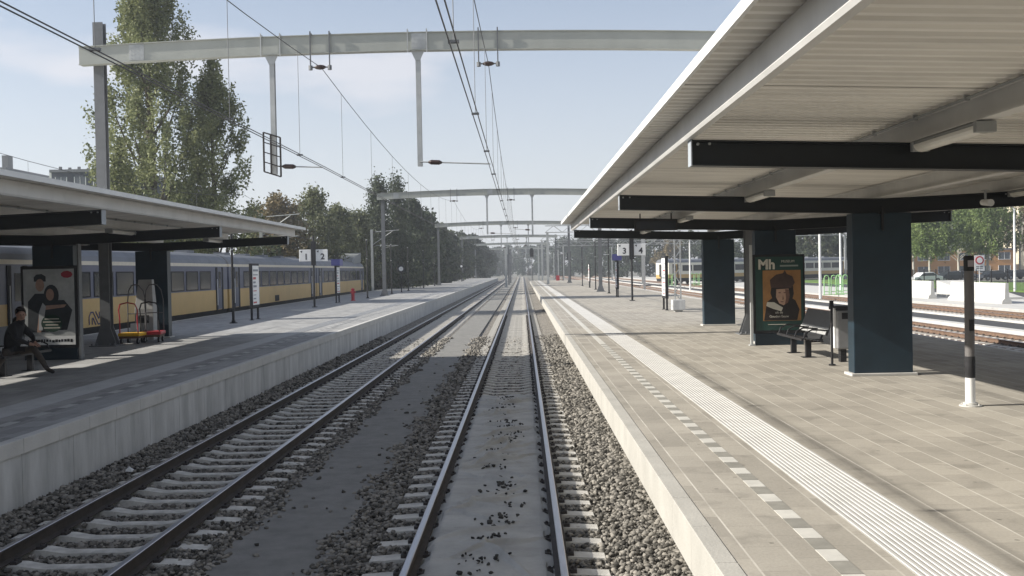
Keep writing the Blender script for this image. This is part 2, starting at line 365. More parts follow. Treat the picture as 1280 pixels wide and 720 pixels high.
# white ribs on grey tile between
TACTG = mat('tactile_groove', (.36, .35, .32), .85, .12, 3)
def set_ribs(o):
    me = o.data; me.materials.append(TACTG)
    for p in me.polygons:
        p.material_index = 1 if p.center.z < PZ+.0032 else 0
o = struct(tb.build('tactile_paving', TACT)); set_ribs(o)
def squares(x0, x1, y0, y1, solid, mw, mg, period=.48):
    b = MB(); y = y0
    while y < solid:
        b.m(0).box(x0, x1, y+.005, y+period*.5-.005, PZ, PZ+.004); b.m(1).box(x0, x1, y+period*.5+.005, y+period-.005, PZ, PZ+.004); y += period
    if solid < y1: b.m(0).box(x0, x1, y, y1, PZ, PZ+.004)
    struct(b.build('platform_marking', [mw, mg]))
squares(sq[0], sq[1], -8, 185, 27, TILEW, TILEG, .60)
tb, sq = platform(XLF, XL, -8, 270, PAVE_L, -1, CONC_W, None, .19, CONC_L, .03, (1.28, 1.90), (.80, .95), None, None)
TL = mat('tactile_grey', (.36, .36, .355), .8, .1, 3); TLG = mat('tactile_groove_grey', (.26, .26, .26), .85, .1, 3)
o = struct(tb.build('tactile_paving', TL)); o.data.materials.append(TLG)
for p in o.data.polygons: p.material_index = 1 if p.center.z < PZ+.0032 else 0
squares(sq[0], sq[1], -8, 270, 70, mat('white_tile_worn', (.40, .40, .385), .8, .1, 5), mat('grey_tile_dark', (.19, .19, .19), .8, .15, 5), .96)

# ---------------------------------------------------------------- tracks
rail_prof = [(-.075,-.16),(.075,-.16),(.075,-.148),(.012,-.132),(.009,-.05),(.034,-.036),(.036,-.006),(.028,0),(-.028,0),(-.036,-.006),(-.034,-.036),(-.009,-.05),(-.012,-.132),(-.075,-.148)]
sb = MB()
def sleeper_prof():
    top = [(-1.25,-.235),(-1.22,-.185),(-.95,-.168),(-.55,-.168),(-.33,-.205),(.33,-.205),(.55,-.168),(.95,-.168),(1.22,-.185),(1.25,-.235)]
    return top
tp = sleeper_prof()
Vv = []
for x, z in tp:
    hw = .105 if abs(x) > .5 else .09
    Vv += [(x,-hw-.03,-.36),(x,-hw,z),(x,hw,z),(x,hw+.03,-.36)]
Ff = []
for i in range(len(tp)-1):
    for j in range(3): Ff.append((i*4+j, i*4+j+1, (i+1)*4+j+1, (i+1)*4+j))
Ff += [(0,1,2,3), tuple((len(tp)-1)*4+k for k in (3,2,1,0))]
sb.add(Vv, Ff)
sb.m(1)
for rx in (-.7475, .7475):
    for sg in (-1, 1):
        cx = rx+sg*.115; sb.box(cx-.035, cx+.035, -.06, .06, -.17, -.135); sb.tube([(cx,0,-.135),(cx,0,-.11)], .016, 6)
_sl = sb.build('sleeper', [SLEEP, CLIP], bevel=0)
SL_MESH = _sl.data; bpy.data.objects.remove(_sl)
def track(xc, y0, y1, label, ysl, n_ind=100, rails_m=(RAILH, RAILS), rz=0, origin=None, group='railway tracks'):
    t = thing('railway_track', label, 'railway track', origin or (xc, 0, 0), rz, group)
    for sg in (-1, 1):
        b = MB(); pr = [(x+sg*.7475, z) for x, z in rail_prof]
        for a in np.arange(y0, y1, 36.0):
            b.prism(pr, a, min(a+36, y1)-.004)
        o = b.build('rail', list(rails_m), t)
        o.data.materials.clear(); o.data.materials.append(rails_m[0]); o.data.materials.append(rails_m[1])
        for p in o.data.polygons: p.material_index = 0 if (p.normal.z > .4 and p.center.z > -.02) else 1
    k = 0; y = ysl; rest = []
    while y < y1:
        if k < n_ind:
            s = bpy.data.objects.new('sleeper', SL_MESH); COL.objects.link(s); s.parent = t
            s.location = (random.uniform(-.012,.012), y+random.uniform(-.012,.012), random.uniform(-.006,.004)); s.rotation_euler.z = random.uniform(-.012,.012)
            k += 1
        else: rest.append(y)
        y += .6
    if rest:
        nv = np.array([v.co[:] for v in SL_MESH.vertices]); b = MB()
        fs = [tuple(p.vertices) for p in SL_MESH.polygons if p.material_index == 0]
        for yy in rest: b.add(nv+np.array([0, yy, 0]), fs)
        o = b.build('sleeper', SLEEP, t); o['kind'] = 'stuff'
    return t
OWN, LFT = -.4125, -4.72
track(OWN, -10, 420, 'middle railway track running straight ahead, with a grey mat between its rails', 6.4)
track(LFT, -10, 420, 'railway track lying directly below the left platform wall, with curved concrete sleepers', 7.0)
track(0, -36, 150, 'railway track under the yellow and blue train beyond the left platform', 0, 60, rz=.0136, origin=(-17.55, 30, 0))
track(12.85, -10, 420, 'railway track hugging the far side of the right platform', 10, 60)
RUSTY = mat('rail_rust_brown', (.15, .098, .068), .85, .3, 6)
SLEEPR = (RAILH, RUSTY)
track(17.7, -10, 420, 'railway track in brown ballast, first one seen past the right platform', 20, 100, SLEEPR)
track(25.9, -10, 420, 'railway track in brown ballast next to the pale pavement on the far right', 30, 100, SLEEPR)
track(0, -6, 60, 'oblique railway track under the white and yellow train in the yard', 0, 60, rz=R(-52), origin=(22.2, 164, .0))

# ---------------------------------------------------------------- ballast stones
ico = bmesh.new(); bmesh.ops.create_icosphere(ico, subdivisions=1, radius=1); IV = np.array([v.co[:] for v in ico.verts]); IF = np.array([[v.index for v in f.verts] for f in ico.faces]); ico.free()
def stones(P, size, name, m, squash=.75):
    n = len(P); nv = len(IV)
    q = rng.normal(size=(n, 4)); q /= np.linalg.norm(q, axis=1)[:, None]; w_, x, y, z = q.T
    Rm = np.stack([1-2*(y*y+z*z), 2*(x*y-z*w_), 2*(x*z+y*w_), 2*(x*y+z*w_), 1-2*(x*x+z*z), 2*(y*z-x*w_), 2*(x*z-y*w_), 2*(y*z+x*w_), 1-2*(x*x+y*y)], 1).reshape(n, 3, 3)
    sc = size[:, None]*rng.uniform(.5, 1.2, (n, 3))
    V = IV[None]*rng.uniform(.55, 1.32, (n, nv, 1))*sc[:, None, :]
    V = np.einsum('nij,nkj->nki', Rm, V); V[:, :, 2] *= squash; V += P[:, None, :]
    Fq = (IF[None]+(np.arange(n)*nv)[:, None, None]).reshape(-1, 3)
    return np_mesh(name, V.reshape(-1, 3), Fq, m)
def bed_z(x): return np.interp(x, [-6.7,-6.3,-5.9,-3.4,-3.3,-2.0,-1.5,.9,1.3,1.9], [-.10,-.13,-.21,-.20,-.20,-.20,-.21,-.21,-.18,-.14])
P = []; SZ = []
for (a, b_, dens, s0) in [(6.6, 13, 620, .037), (13, 20, 430, .042), (20, 30, 240, .050), (30, 46, 120, .06)]:
    n = int((b_-a)*8.3*dens); x = rng.uniform(-6.55, 1.6, n); y = rng.uniform(a, b_, n)
    edge = .09*np.sin(y*2.1)+.05*np.sin(y*5.3+1)+rng.normal(0,.05,n)
    keep = ~((x > -3.22+edge*.6) & (x < -2.15+edge))
    keep |= ((x > -3.27) & (x < -2.1) & (rng.random(n) < .006))
    for xc, y0 in ((OWN, 6.4), (LFT, 7.0)):
        dx = np.abs(x-xc); ph = (y-y0+.3) % .6-.3
        keep &= ~((dx < 1.27) & (np.abs(ph) < .125) & (rng.random(n) > .05))
        keep &= ~((np.abs(dx-.7475) < .10))
    keep &= ~((np.abs(x-OWN) < .70) & (y < 23.9))
    x = x[keep]; y = y[keep]
    z = bed_z(x)+rng.uniform(-.01, .022, len(x))-.042*((np.abs(x-LFT) < .62)|(np.abs(x-OWN) < .62))
    inpath = (x > -3.2) & (x < -2.2); z[inpath] = -.18
    P.append(np.stack([x, y, z], 1)); SZ.append(s0*rng.uniform(.65, 1.25, len(x)))
o = stones(np.concatenate(P), np.concatenate(SZ), 'ballast_stones', STONE); stuff(o, 'loose grey brown ballast stones around the tracks', 'gravel')

# dusty mat between the rails
nx, ny = 90, 1250
X, Y = np.meshgrid(np.linspace(-.675, .675, nx), np.linspace(5.2, 23.9, ny))
def fold(ang, off, wid, amp, wob):
    amp = amp*2.6
    d = (X*math.cos(ang)+(Y-off)*math.sin(ang))+.06*np.sin(X*7+wob)+.04*np.sin(Y*3+wob)
    along = -X*math.sin(ang)+(Y-off)*math.cos(ang)
    return amp*np.exp(-(d/wid)**2)*np.exp(-(along/.8)**2)
Z = -.125+.006*np.sin(X*5+Y*1.3)+.005*np.sin(Y*4.1-X*3)+.004*np.sin(Y*9+X*6)
Z += -.05*np.clip((np.abs(X)-.56)/.12, 0, 1)**1.5
Z += -.022*(np.cos((Y-6.4)/.6*2*math.pi) < -.2)*np.exp(-((np.abs(X)-.3)/.3)**2)*.5
for i in range(54):
    Z += fold(random.uniform(.45, 1.2)*random.choice((-1, -1, -1, 1)), random.uniform(5.5, 23.5), random.uniform(.02, .045), random.uniform(.014, .034), random.uniform(0, 6))*(np.exp(-((X-random.uniform(-.5,.5))/.55)**2))
Xe = X+np.where(np.abs(X) > .6, .02*np.sin(Y*4.3)+.012*np.sin(Y*11), 0)
V = np.stack([Xe+OWN, Y+np.where(Y > 23.6, .12*np.sin(X*9), 0), Z], 2).reshape(-1, 3)
idx = np.arange(nx*ny).reshape(ny, nx)
Fq = np.stack([idx[:-1,:-1], idx[:-1,1:], idx[1:,1:], idx[1:,:-1]], 2).reshape(-1, 4)
o = np_mesh('track_mat', V, Fq, TARP); o.data.polygons.foreach_set('use_smooth', [True]*len(o.data.polygons))
tag(o, 'long grey creased fabric mat laid between the rails of the middle track', 'track mat')
n = 520; yy = rng.uniform(6, 23.5, n); xx = OWN+.02+.10*np.sin(yy*1.1)+rng.normal(0, .13, n)
cl = np.sin(yy*3.3)+np.sin(yy*7.9+2) > -.35; xx = xx[cl]; yy = yy[cl]
o = stones(np.stack([xx, yy, np.full(len(xx), -.108)], 1), rng.uniform(.016, .036, len(xx)), 'loose_stones', STONED)
stuff(o, 'small dark stones scattered on the grey mat between the rails', 'stones')
b = MB(); b.add([(-.05,0,0),(.05,.01,.0),(.06,.05,.03),(-.03,.06,.05),(0,.02,.08),(-.06,.03,.03)], [(0,1,4),(1,2,4),(2,3,4),(3,5,4),(5,0,4),(0,1,2,3,5)])
tag(b.build('crumpled_paper', WHITEP, loc=(-6.02, 15.4, -.15)), 'small crumpled white paper lying on dark ballast beside the left platform wall', 'litter')

# ---------------------------------------------------------------- canopies
def canopy(xc, half, beams, y0, y1, dz, label, pil_y, halfl=None, pdx=(0,0,0,0,0)):
    ox, oy = xc, beams[0]; t = thing('platform_canopy', label, 'platform canopy', (ox, oy, PZ), 0, 'butterfly canopies over the platforms')
    zt = 4.12+dz; slope = .034; bl = half-.38
    halfl = halfl or half
    hf = lambda sg: half if sg > 0 else halfl
    for i, by in enumerate(beams):
        b = MB()
        for sg in (-1, 1):
            bl_ = hf(sg)-.38; za = zt-PZ-slope*(bl-bl_); zc = zt-slope*bl-PZ
            def seg(zo0, zo1, hw):
                b.add([(sg*.0,by-oy-hw,zc+zo0),(sg*.0,by-oy+hw,zc+zo0),(sg*.0,by-oy+hw,zc+zo1),(sg*.0,by-oy-hw,zc+zo1),
                       (sg*bl_,by-oy-hw,za+zo0),(sg*bl_,by-oy+hw,za+zo0),(sg*bl_,by-oy+hw,za+zo1),(sg*bl_,by-oy-hw,za+zo1)],
                      [(0,1,2,3),(7,6,5,4),(0,4,5,1),(1,5,6,2),(2,6,7,3),(3,7,4,0)])
            seg(-.27, -.255, .095); seg(-.255, -.018, .02); seg(-.018, 0, .095)
        o = b.build('cross_beam', BLACKP, t)
        for sg in (-1, 1):
            bl_ = hf(sg)-.38; zq = zt-PZ-slope*(bl-bl_); e = MB(); e.box(min(sg*bl_,sg*(bl_+.012)), max(sg*bl_,sg*(bl_+.012)), by-oy-.095, by-oy+.095, zq-.272, zq+.002); e.build('end_plate', ENDW, o)
    # web plates facing the camera read as one solid dark face
    for gx, nm in ((-(halfl-.38)-.02, 'edge_girder'), (-(halfl-.38)*.5, 'girder'), (0, 'girder'), (bl*.5, 'girder'), (bl+.02, 'edge_girder')):
        z0 = zt-PZ-slope*(bl-min(abs(gx),bl))
        z0 += .004; hh = .235; fw = .055 if nm == 'edge_girder' else .08
        b = MB(); a0, a1 = y0+.15-oy, y1-.15-oy
        if nm == 'edge_girder': b.prism([(gx-fw+.02, z0), (gx+fw-.02, z0), (gx+fw, z0+.03), (gx+fw, z0+hh), (gx-fw, z0+hh), (gx-fw, z0+.03)], a0, a1)
        else: b.box(gx-fw, gx+fw, a0, a1, z0, z0+.014); b.box(gx-.008, gx+.008, a0, a1, z0+.014, z0+hh-.012); b.box(gx-fw, gx+fw, a0, a1, z0+hh-.012, z0+hh)
        b.build(nm, GIRD, t)
    # corrugated sheet with real ribs
    per = .20; ys = []; zz = []; y = y0
    while y < y1-.01:
        for f_, h_ in ((0,0),(.36,0),(.46,.04),(.90,.04),(1.0,0)):
            if f_ == 1.0 and y+per < y1-.01: continue
            ys.append(y+per*f_); zz.append(h_)
        y += per
    xs = [-halfl, 0, half]
    def sz(x): return zt-PZ+.245-slope*(bl-abs(x))
    b = MB(); nn = len(ys)
    for th in (0, .012):
        for x in xs: b.v += [(x, ys[i]-oy, sz(x)+zz[i]+th) for i in range(nn)]
    def idx_(l, j, i): return l*3*nn+j*nn+i
    for l in (0, 1):
        for j in (0, 1):
            for i in range(nn-1): b.f.append((idx_(l,j,i), idx_(l,j+1,i), idx_(l,j+1,i+1), idx_(l,j,i+1))); b.mi.append(0)
    o = b.build('roof_sheet', SHEET, t)
    b = MB(); e0, e1 = y0-.02-oy, y1+.02-oy
    for sg in (-1, 1):
        H_ = hf(sg); zz0 = sz(H_); xs_ = sorted((sg*H_, sg*(H_+.03))); b.box(xs_[0], xs_[1], e0, e1, zz0-.03, zz0+.05)
        xs_ = sorted((sg*(H_-.10), sg*(H_+.03))); b.box(xs_[0], xs_[1], e0, e1, zz0+.051, zz0+.057)
    for yy_ in (e0, e1):
        for sg in (-1, 1):
            b.add([(0,yy_-.015,sz(0)-.01),(0,yy_+.015,sz(0)-.01),(0,yy_+.015,sz(0)+.055),(0,yy_-.015,sz(0)+.055),
                   (sg*hf(sg),yy_-.015,sz(hf(sg))-.01),(sg*hf(sg),yy_+.015,sz(hf(sg))-.01),(sg*hf(sg),yy_+.015,sz(hf(sg))+.055),(sg*hf(sg),yy_-.015,sz(hf(sg))+.055)],
                  [(0,1,2,3),(7,6,5,4),(0,4,5,1),(1,5,6,2),(2,6,7,3),(3,7,4,0)])
    b.build('fascia', FASC, t)
    for py, px_ in zip(pil_y, pdx):
        b = MB(); zc = zt-slope*bl-PZ-.262
        b.box(px_-.53, px_+.53, py-oy-.17, py-oy+.17, .05, zc)
        o = b.build('pillar', NAVY, t, bevel=.012)
        b = MB(); b.box(px_-.59, px_+.59, py-oy-.23, py-oy+.23, 0, .05); b.build('plinth', CONC_W, o, bevel=.008)
        b = MB(); b.box(px_-.02, px_+.02, py-oy-.215, py-oy-.172, zc-.32, zc+.1); b.box(px_-.06, px_+.06, py-oy-.2, py-oy-.172, zc-.02, zc+.02)
        b.build('bracket', BLACK, o)
        e = MB(); e.box(px_-.546, px_-.535, py-oy-.165, py-oy+.165, .055, zc-.01)
    b = MB()
    for k in (-1, 1):   # cable conduit beside the inner girders with clips
        gx = k*bl*.5 + .14*k; zz_ = zt-PZ-slope*bl*.5+.21
        b.tube([(gx, y0+.4-oy, zz_), (gx, y1-.4-oy, zz_)], .014, 6)
        yy_ = y0+1
        while yy_ < y1-1: b.box(gx-.025, gx+.025, yy_-oy-.01, yy_-oy+.01, zz_-.02, zz_+.03); yy_ += 1.2
    b.build('conduit', GREYM, t)
    yy_ = y0+3.1
    while yy_ < y1-1:    # overlaps of the roof sheets
        for sg in (-1, 1):
            b = MB(); b.add([(0,yy_-oy-.012,sz(0)-.004),(0,yy_-oy+.012,sz(0)-.004),(sg*(hf(sg)-.02),yy_-oy+.012,sz(hf(sg))-.004),(sg*(hf(sg)-.02),yy_-oy-.012,sz(hf(sg))-.004)], [(0,1,2,3)])
            b.build('sheet_seam', mat('seam_dirt', (.10,.09,.08), .8, .2, 5), t)
        yy_ += 3.6
    for by in beams[1:]:
        b = MB()
        for gx in (-(halfl-.38)+.12, -(halfl-.38)*.5, bl*.5, bl-.12):
            for q in (-.06, .06):
                zz_ = zt-PZ-slope*(bl-abs(gx)); b.tube([(gx+q, by-oy-.02-.075, zz_-.045), (gx+q, by-oy-.115, zz_-.045)], .016, 6)
        b.build('bolts', GREYM, t)
    return t, zt
RB = [2.7, 10.8, 18.7, 26.8, 35.1]
cr_t, zr = canopy(6.47, 5.06, RB, -5.0, 35.9, 0, 'large white ribbed butterfly canopy with dark pillars over the right platform', [y+.0 for y in RB], None, (.02,.02,.02,.10,.22))
LB = [3.7, 11.4, 19.0, 26.4, 34.0]
cl_t, zl = canopy(-12.2, 4.80, LB, -5.0, 34.9, -.06, 'white ribbed butterfly canopy with dark pillars over the left platform', LB, 4.0, (.1,.1,.1,.12,-.10))

# lamps under the roofs
def make_lamp():
    t = thing('ceiling_lamp', '', 'ceiling lamp', (0,0,0), 0, 'tube lamps under the canopies')
    b = MB(); b.box(-.07,.07,-.75,.75,-.03,0); b.box(-.09,.09,-.77,-.70,-.10,0); b.box(-.09,.09,.70,.77,-.10,0); b.build('housing', GREYM, t, bevel=.006)
    b = MB(); pr = [(.085*math.cos(a), -.035-.075*math.sin(a)) for a in np.linspace(0, math.pi, 9)]; b.prism(pr, -.70, .70); b.build('diffuser', LAMPG, t, smooth=False)
    return t
lamp0 = make_lamp(); used = [False]
def put_lamp(x, y, z, label):
    if not used[0]: o = lamp0; used[0] = True; o.location = (x,y,z); o['label'] = label
    else: o = copy_tree(lamp0, (x,y,z), label)
def bay_words(i): return ['front', 'second', 'third', 'last'][i]
for side, xc, bl, beams, z in (('right', 6.47, 4.72, RB[1:], zr), ('left', -12.2, 4.42, LB[1:], zl)):
    for i, by in enumerate(beams):
        zz = z-.034*bl*.5-.0
        put_lamp(xc-bl*.5, by-.95, zz-.005, 'tube lamp under the track-side half of left canopy, before its %s cross beam' % bay_words(i) if side == 'left' else 'tube lamp under the track-side half of right canopy, before its %s cross beam' % bay_words(i))
        put_lamp(xc+bl*.5, by-.95, zz-.005, 'tube lamp under the outer half of the %s canopy, before its %s cross beam' % (side, bay_words(i)))
t = thing('security_camera', 'small pale security camera hanging under the outer half of the right canopy', 'camera', (7.75, 17.2, 3.98))
b = MB(); b.tube([(0,0,.0),(0,0,-.16)], .02, 8); b.box(-.05,.05,-.05,.05,-.01,.0); b.build('bracket', GREYM, t)
b = MB(); b.tube([(.0,.1,-.20),(0,-.14,-.22),(0,-.2,-.225)], [.05,.055,.06], 12); b.build('body', WHITEP, t)
b = MB(); b.box(-.55,.55,-.06,.06,-.14,.14); b.m(1).box(-.50,.50,-.065,-.061,-.10,.10); b.m(0).bar((-.4,0,.14),(-.4,0,.30),.03); b.bar((.4,0,.14),(.4,0,.30),.03)
tag(b.build('departure_display', [BLACKM, mat('display_dark', (.03,.035,.045), .2, 0)], loc=(3.45, 26.4, 3.88)), 'dark unlit departure display hanging below the right canopy by its third beam', 'display')

# ---------------------------------------------------------------- portals and wires
CW = 5.93; MW = 8.85; BZ = 9.42
def portal(Y, xl, xr, zc, drops, brackets, label, frame=None, arms=(), hb=.52, baseL=PZ, baseR=PZ, top=.9):
    t = thing('catenary_portal', label, 'catenary portal', (xl, Y, baseL), 0, 'catenary portals spanning the tracks')
    L = lambda x, y, z: (x-xl, y, z-baseL)
    b = MB()
    # slightly arched box beam
    n = 14; x0, x1 = xl-.45, xr+.35
    V = []; Fs = []
    for i in range(n+1):
        f = i/n; x = x0+(x1-x0)*f; arch = .22*(1-(2*f-1)**2)-.10
        for (dy, dz) in ((-.14,-hb/2),(.14,-hb/2),(.14,hb/2),(-.14,hb/2)): V.append((x-xl, dy, zc+arch+dz-baseL))
    for i in range(n):
        for k in range(4): Fs.append((i*4+k, i*4+(k+1)%4, (i+1)*4+(k+1)%4, (i+1)*4+k))
    Fs += [(3,2,1,0), tuple(n*4+k for k in range(4))]
    b.add(V, Fs)
    for zz in (-hb/2, hb/2):   # flange lips
        V = []; Fs = []
        for i in range(n+1):
            f = i/n; x = x0+(x1-x0)*f; arch = .22*(1-(2*f-1)**2)-.10
            V += [(x-xl, -.18, zc+arch+zz-.012-baseL), (x-xl, -.18, zc+arch+zz+.012-baseL), (x-xl, -.142, zc+arch+zz+.012-baseL), (x-xl, -.142, zc+arch+zz-.012-baseL)]
        for i in range(n):
            for k in range(4): Fs.append((i*4+k, i*4+(k+1)%4, (i+1)*4+(k+1)%4, (i+1)*4+k))
        b.add(V, Fs)
    b.build('cross_beam', BEAMP, t)
    for f in (.085, .5):   # bolted splice plates
        x = x0+(x1-x0)*f-xl; a_ = .22*(1-(2*f-1)**2)-.10; b = MB()
        b.box(x-.22, x+.22, -.156, -.1415, zc+a_-hb/2+.03-baseL, zc+a_+hb/2-.03-baseL)
        for q in (-.16, -.06, .06, .16):
            for v_ in (-.18, -.06, .06, .18): b.tube([(x+q, -.156, zc+a_+v_-baseL), (x+q, -.175, zc+a_+v_-baseL)], .014, 6)
        b.build('splice_plate', STEEL, t)
    def arch_at(x):
        f = (x-x0)/(x1-x0); return .22*(1-(2*f-1)**2)-.10
    for px, bz, tp_ in ((xl, baseL, top), (xr, baseR, top)):
        b = MB()
        zt_ = zc+tp_
        b.box(px-xl-.15, px-xl+.15, .143, .165, bz-baseL, zt_-baseL); b.box(px-xl-.15, px-xl+.15, .375, .397, bz-baseL, zt_-baseL); b.box(px-xl-.012, px-xl+.012, .165, .375, bz-baseL, zt_-baseL)
        # flared gussets and base plate
        for gy in (.143, .397):
            b.add([(px-xl-.33, gy-.012, bz-baseL+.03),(px-xl+.33, gy-.012, bz-baseL+.03),(px-xl+.152, gy-.012, bz-baseL+.55),(px-xl-.152, gy-.012, bz-baseL+.55),
                   (px-xl-.33, gy+.012, bz-baseL+.03),(px-xl+.33, gy+.012, bz-baseL+.03),(px-xl+.152, gy+.012, bz-baseL+.55),(px-xl-.152, gy+.012, bz-baseL+.55)],
                  [(0,1,2,3),(7,6,5,4),(0,4,5,1),(1,5,6,2),(2,6,7,3),(3,7,4,0)])
        b.box(px-xl-.40, px-xl+.40, -.1, .62, bz-baseL, bz-baseL+.03)
        for bx in (-.34, -.2, .2, .34): b.tube([(px-xl+bx, -.04, bz-baseL+.03),(px-xl+bx, -.04, bz-baseL+.09)], .03, 6)
        b.build('post', STEELD, t)
    for i, (dx, zb) in enumerate(drops):
        b = MB(); za = zc+arch_at(dx)-hb/2-.01; x = dx-xl
        b.box(x-.07, x+.07, -.08, -.065, zb-baseL, za-baseL); b.box(x-.07, x+.07, .065, .08, zb-baseL, za-baseL); b.box(x-.008, x+.008, -.065, .065, zb-baseL, za-baseL)
        b.prism([(x-.2, za-baseL), (x+.2, za-baseL), (x+.07, za-baseL-.28), (x-.07, za-baseL-.28)], -.11, -.095)
        for sx in (-.28, .28):
            b.bar((x+sx, -.20, za-baseL-.06), (x+sx, -.20, za-baseL+hb+.10), .03)
            b.bar((x+sx, -.20, za-baseL+hb+.06), (x+sx, .16, za-baseL+hb+.06), .03)
        b.build('drop_post', STEEL, t)
    for dx in brackets:
        za = zc+arch_at(dx)-hb/2; x = dx-xl; b = MB()
        for sx in (-.28, .28):
            b.bar((x+sx, -.20, MW-.06-baseL), (x+sx, -.20, za-baseL+hb+.10), .035)
            b.bar((x+sx, -.20, za-baseL+hb+.06), (x+sx, .16, za-baseL+hb+.06), .03)
            b.tube([(x+sx, -.20, MW-.10-baseL), (x+sx, -.20, MW+.03-baseL)], .06, 8)
        b.tube([(x-.28, -.20, MW-.02-baseL), (x+.28, -.20, MW-.02-baseL)], .022, 6)
        o = b.build('wire_bracket', STEELD, t)
        b = MB(); b.tube([(x-.16,-.2,MW-.02-baseL),(x-.1,-.2,MW-.02-baseL),(x,-.2,MW-.02-baseL),(x+.1,-.2,MW-.02-baseL),(x+.16,-.2,MW-.02-baseL)], [.03,.06,.075,.06,.03], 8); b.build('insulator', INSUL, o)
    for (ax, az, bx, bz_) in arms:
        b = MB(); b.tube([(ax-xl,-.1,az-baseL),(bx-xl,-.1,bz_-baseL)], .022, 6); o = b.build('registration_arm', STEEL, t)
        d = Vector((bx-ax,0,bz_-az)).normalized(); p0 = Vector((ax-xl,-.1,az-baseL))
        b = MB(); b.tube([p0+d*.25, p0+d*.33, p0+d*.45, p0+d*.57, p0+d*.65], [.03,.07,.07,.07,.03], 8); b.build('insulator', INSUL, o)
    if frame:
        fx, fz0, fz1 = frame; b = MB(); x = fx-xl
        for sx, dz in ((-.27, .12), (-.06, .06), (.22, -.04)):
            b.bar((x+sx, -.16, fz0-baseL+dz), (x+sx, -.16, fz1-baseL+dz), .045)
        for k in range(5):
            zz = fz0-baseL+(fz1-fz0)*k/4; b.bar((x-.27,-.16,zz+.12), (x+.22,-.16,zz-.04), .03 if 0 < k < 4 else .04)
        b.build('service_frame', CLIP, t)
    return t
WO, WL = -.88, -5.80
PY = [30.2, 88.5, 147, 205, 263, 322]
for i, Y in enumerate(PY):
    first = i == 0
    drops = [(-2.95, 5.9)] + ([(-7.25, 5.75)] if first else [(.95, 5.8)])
    arms = [(-2.95, 6.02, WO, 5.97-.05)] + ([(-7.25, 5.98, WL, 5.92)] if first else [(.95, 6.2, WO+.3, 6.3)])
    portal(Y, -12.45 if first else -12.0, 6.75, BZ, drops, [WL, WO], '%s grey box-beam portal carrying the wires over the two middle tracks' % ORD[i], frame=(-7.25, 5.7, 6.85) if first else None, arms=arms, top=.95 if first else .3)

def line(x, zc_, zm, ys, label, sag=1.0, pair=True, dpitch=6.0, maxd=96, xr=.0):
    t = thing('overhead_line', label, 'overhead wire', (x, ys[0], zc_), 0, 'overhead wires over the tracks')
    y0 = ys[0]
    def X(y, i): return 0
    for s in ((-.05, .05) if pair else (0,)):
        b = MB(); pts = []
        for i in range(len(ys)-1):
            for f in np.linspace(0, 1, 7)[:-1]:
                pts.append((s, ys[i]+(ys[i+1]-ys[i])*f-y0, -.04*4*f*(1-f)))
        b.tube(pts, .011, 5); b.build('contact_wire', WIRE, t)
    b = MB(); pts = []
    for i in range(len(ys)-1):
        for f in np.linspace(0, 1, 15)[:-1]: pts.append((0, ys[i]+(ys[i+1]-ys[i])*f-y0, zm-zc_-sag*4*f*(1-f)))
    b.tube(pts, .011, 5); b.build('messenger_wire', WIRE, t)
    k = 0
    for i in range(len(ys)-1):
        nd = int((ys[i+1]-ys[i])/dpitch)
        for j in range(nd):
            f = (j+.5)/nd; y = ys[i]+(ys[i+1]-ys[i])*f
            if y < 2 or k >= maxd: continue
            b = MB(); b.tube([(0, y-y0, .01), (0, y-y0, zm-zc_-sag*4*f*(1-f))], .0065, 4)
            if y < 70: b.box(-.075,.075,y-y0-.03,y-y0+.03,-.02,.02)
            b.build('dropper', DROP, t); k += 1
    return t
YS = [-28] + PY
line(WO, CW, MW, YS, 'overhead wires running above the middle track, converging straight ahead')
line(WL, CW, MW, YS, 'overhead wires above the track beside the left platform wall')
line(-18.7, CW, 8.2, [-28]+[22+47*i for i in range(6)], 'overhead wires above the train on the far left', pair=False)
line(17.7, CW, 8.0, [-20, 40, 100, 160, 220], 'overhead wires above the brown yard tracks on the right', pair=False, maxd=20)

# catenary masts beyond the left platform
def make_mast():
    t = thing('catenary_mast', '', 'catenary mast', (0,0,0), 0, 'grey catenary masts behind the left platform')
    b = MB(); b.box(-.13,.13,-.14,-.12,0,8.0); b.box(-.13,.13,.12,.14,0,8.0); b.box(-.01,.01,-.12,.12,0,8.0); b.box(-.3,.3,-.3,.3,0,.25); b.build('post', STEEL, t)
    b = MB(); b.tube([(0,0,7.7),(3.1,0,7.9)], .04, 6); b.tube([(0,0,6.2),(2.4,0,7.8)], .04, 6); b.tube([(0,0,6.2),(3.0,0,6.15)], .03, 6); b.tube([(3.0,0,6.15),(1.4,0,5.9)],.02,6)
    o = b.build('cantilever', STEEL, t)
    b = MB(); b.tube([(.15,0,6.2),(.3,0,6.2),(.45,0,6.2)], [.05,.08,.05], 8); b.tube([(.15,0,7.71),(.3,0,7.72),(.45,0,7.73)], [.05,.08,.05], 8); b.build('insulator', INSUL, o)
    return t
m0 = make_mast(); ML = [(-20.9, 22), (-20.9, 82), (-17.15, 117), (-17.15, 161), (-17.15, 215), (-17.15, 268), (-17.15, 330)]
words = ['just outside the left edge', 'rising behind the end of the left canopy', 'just past the end of the train', 'second past the train', 'third past the train', 'fourth past the train', 'fifth past the train, farthest']
for i, (x, y) in enumerate(ML):
    lb = 'grey catenary mast with side arm, ' + words[i]
    if i == 0: m0.location = (x, y, -.3); m0['label'] = lb
    else: copy_tree(m0, (x, y, -.3 if i < 2 else -.3), lb)

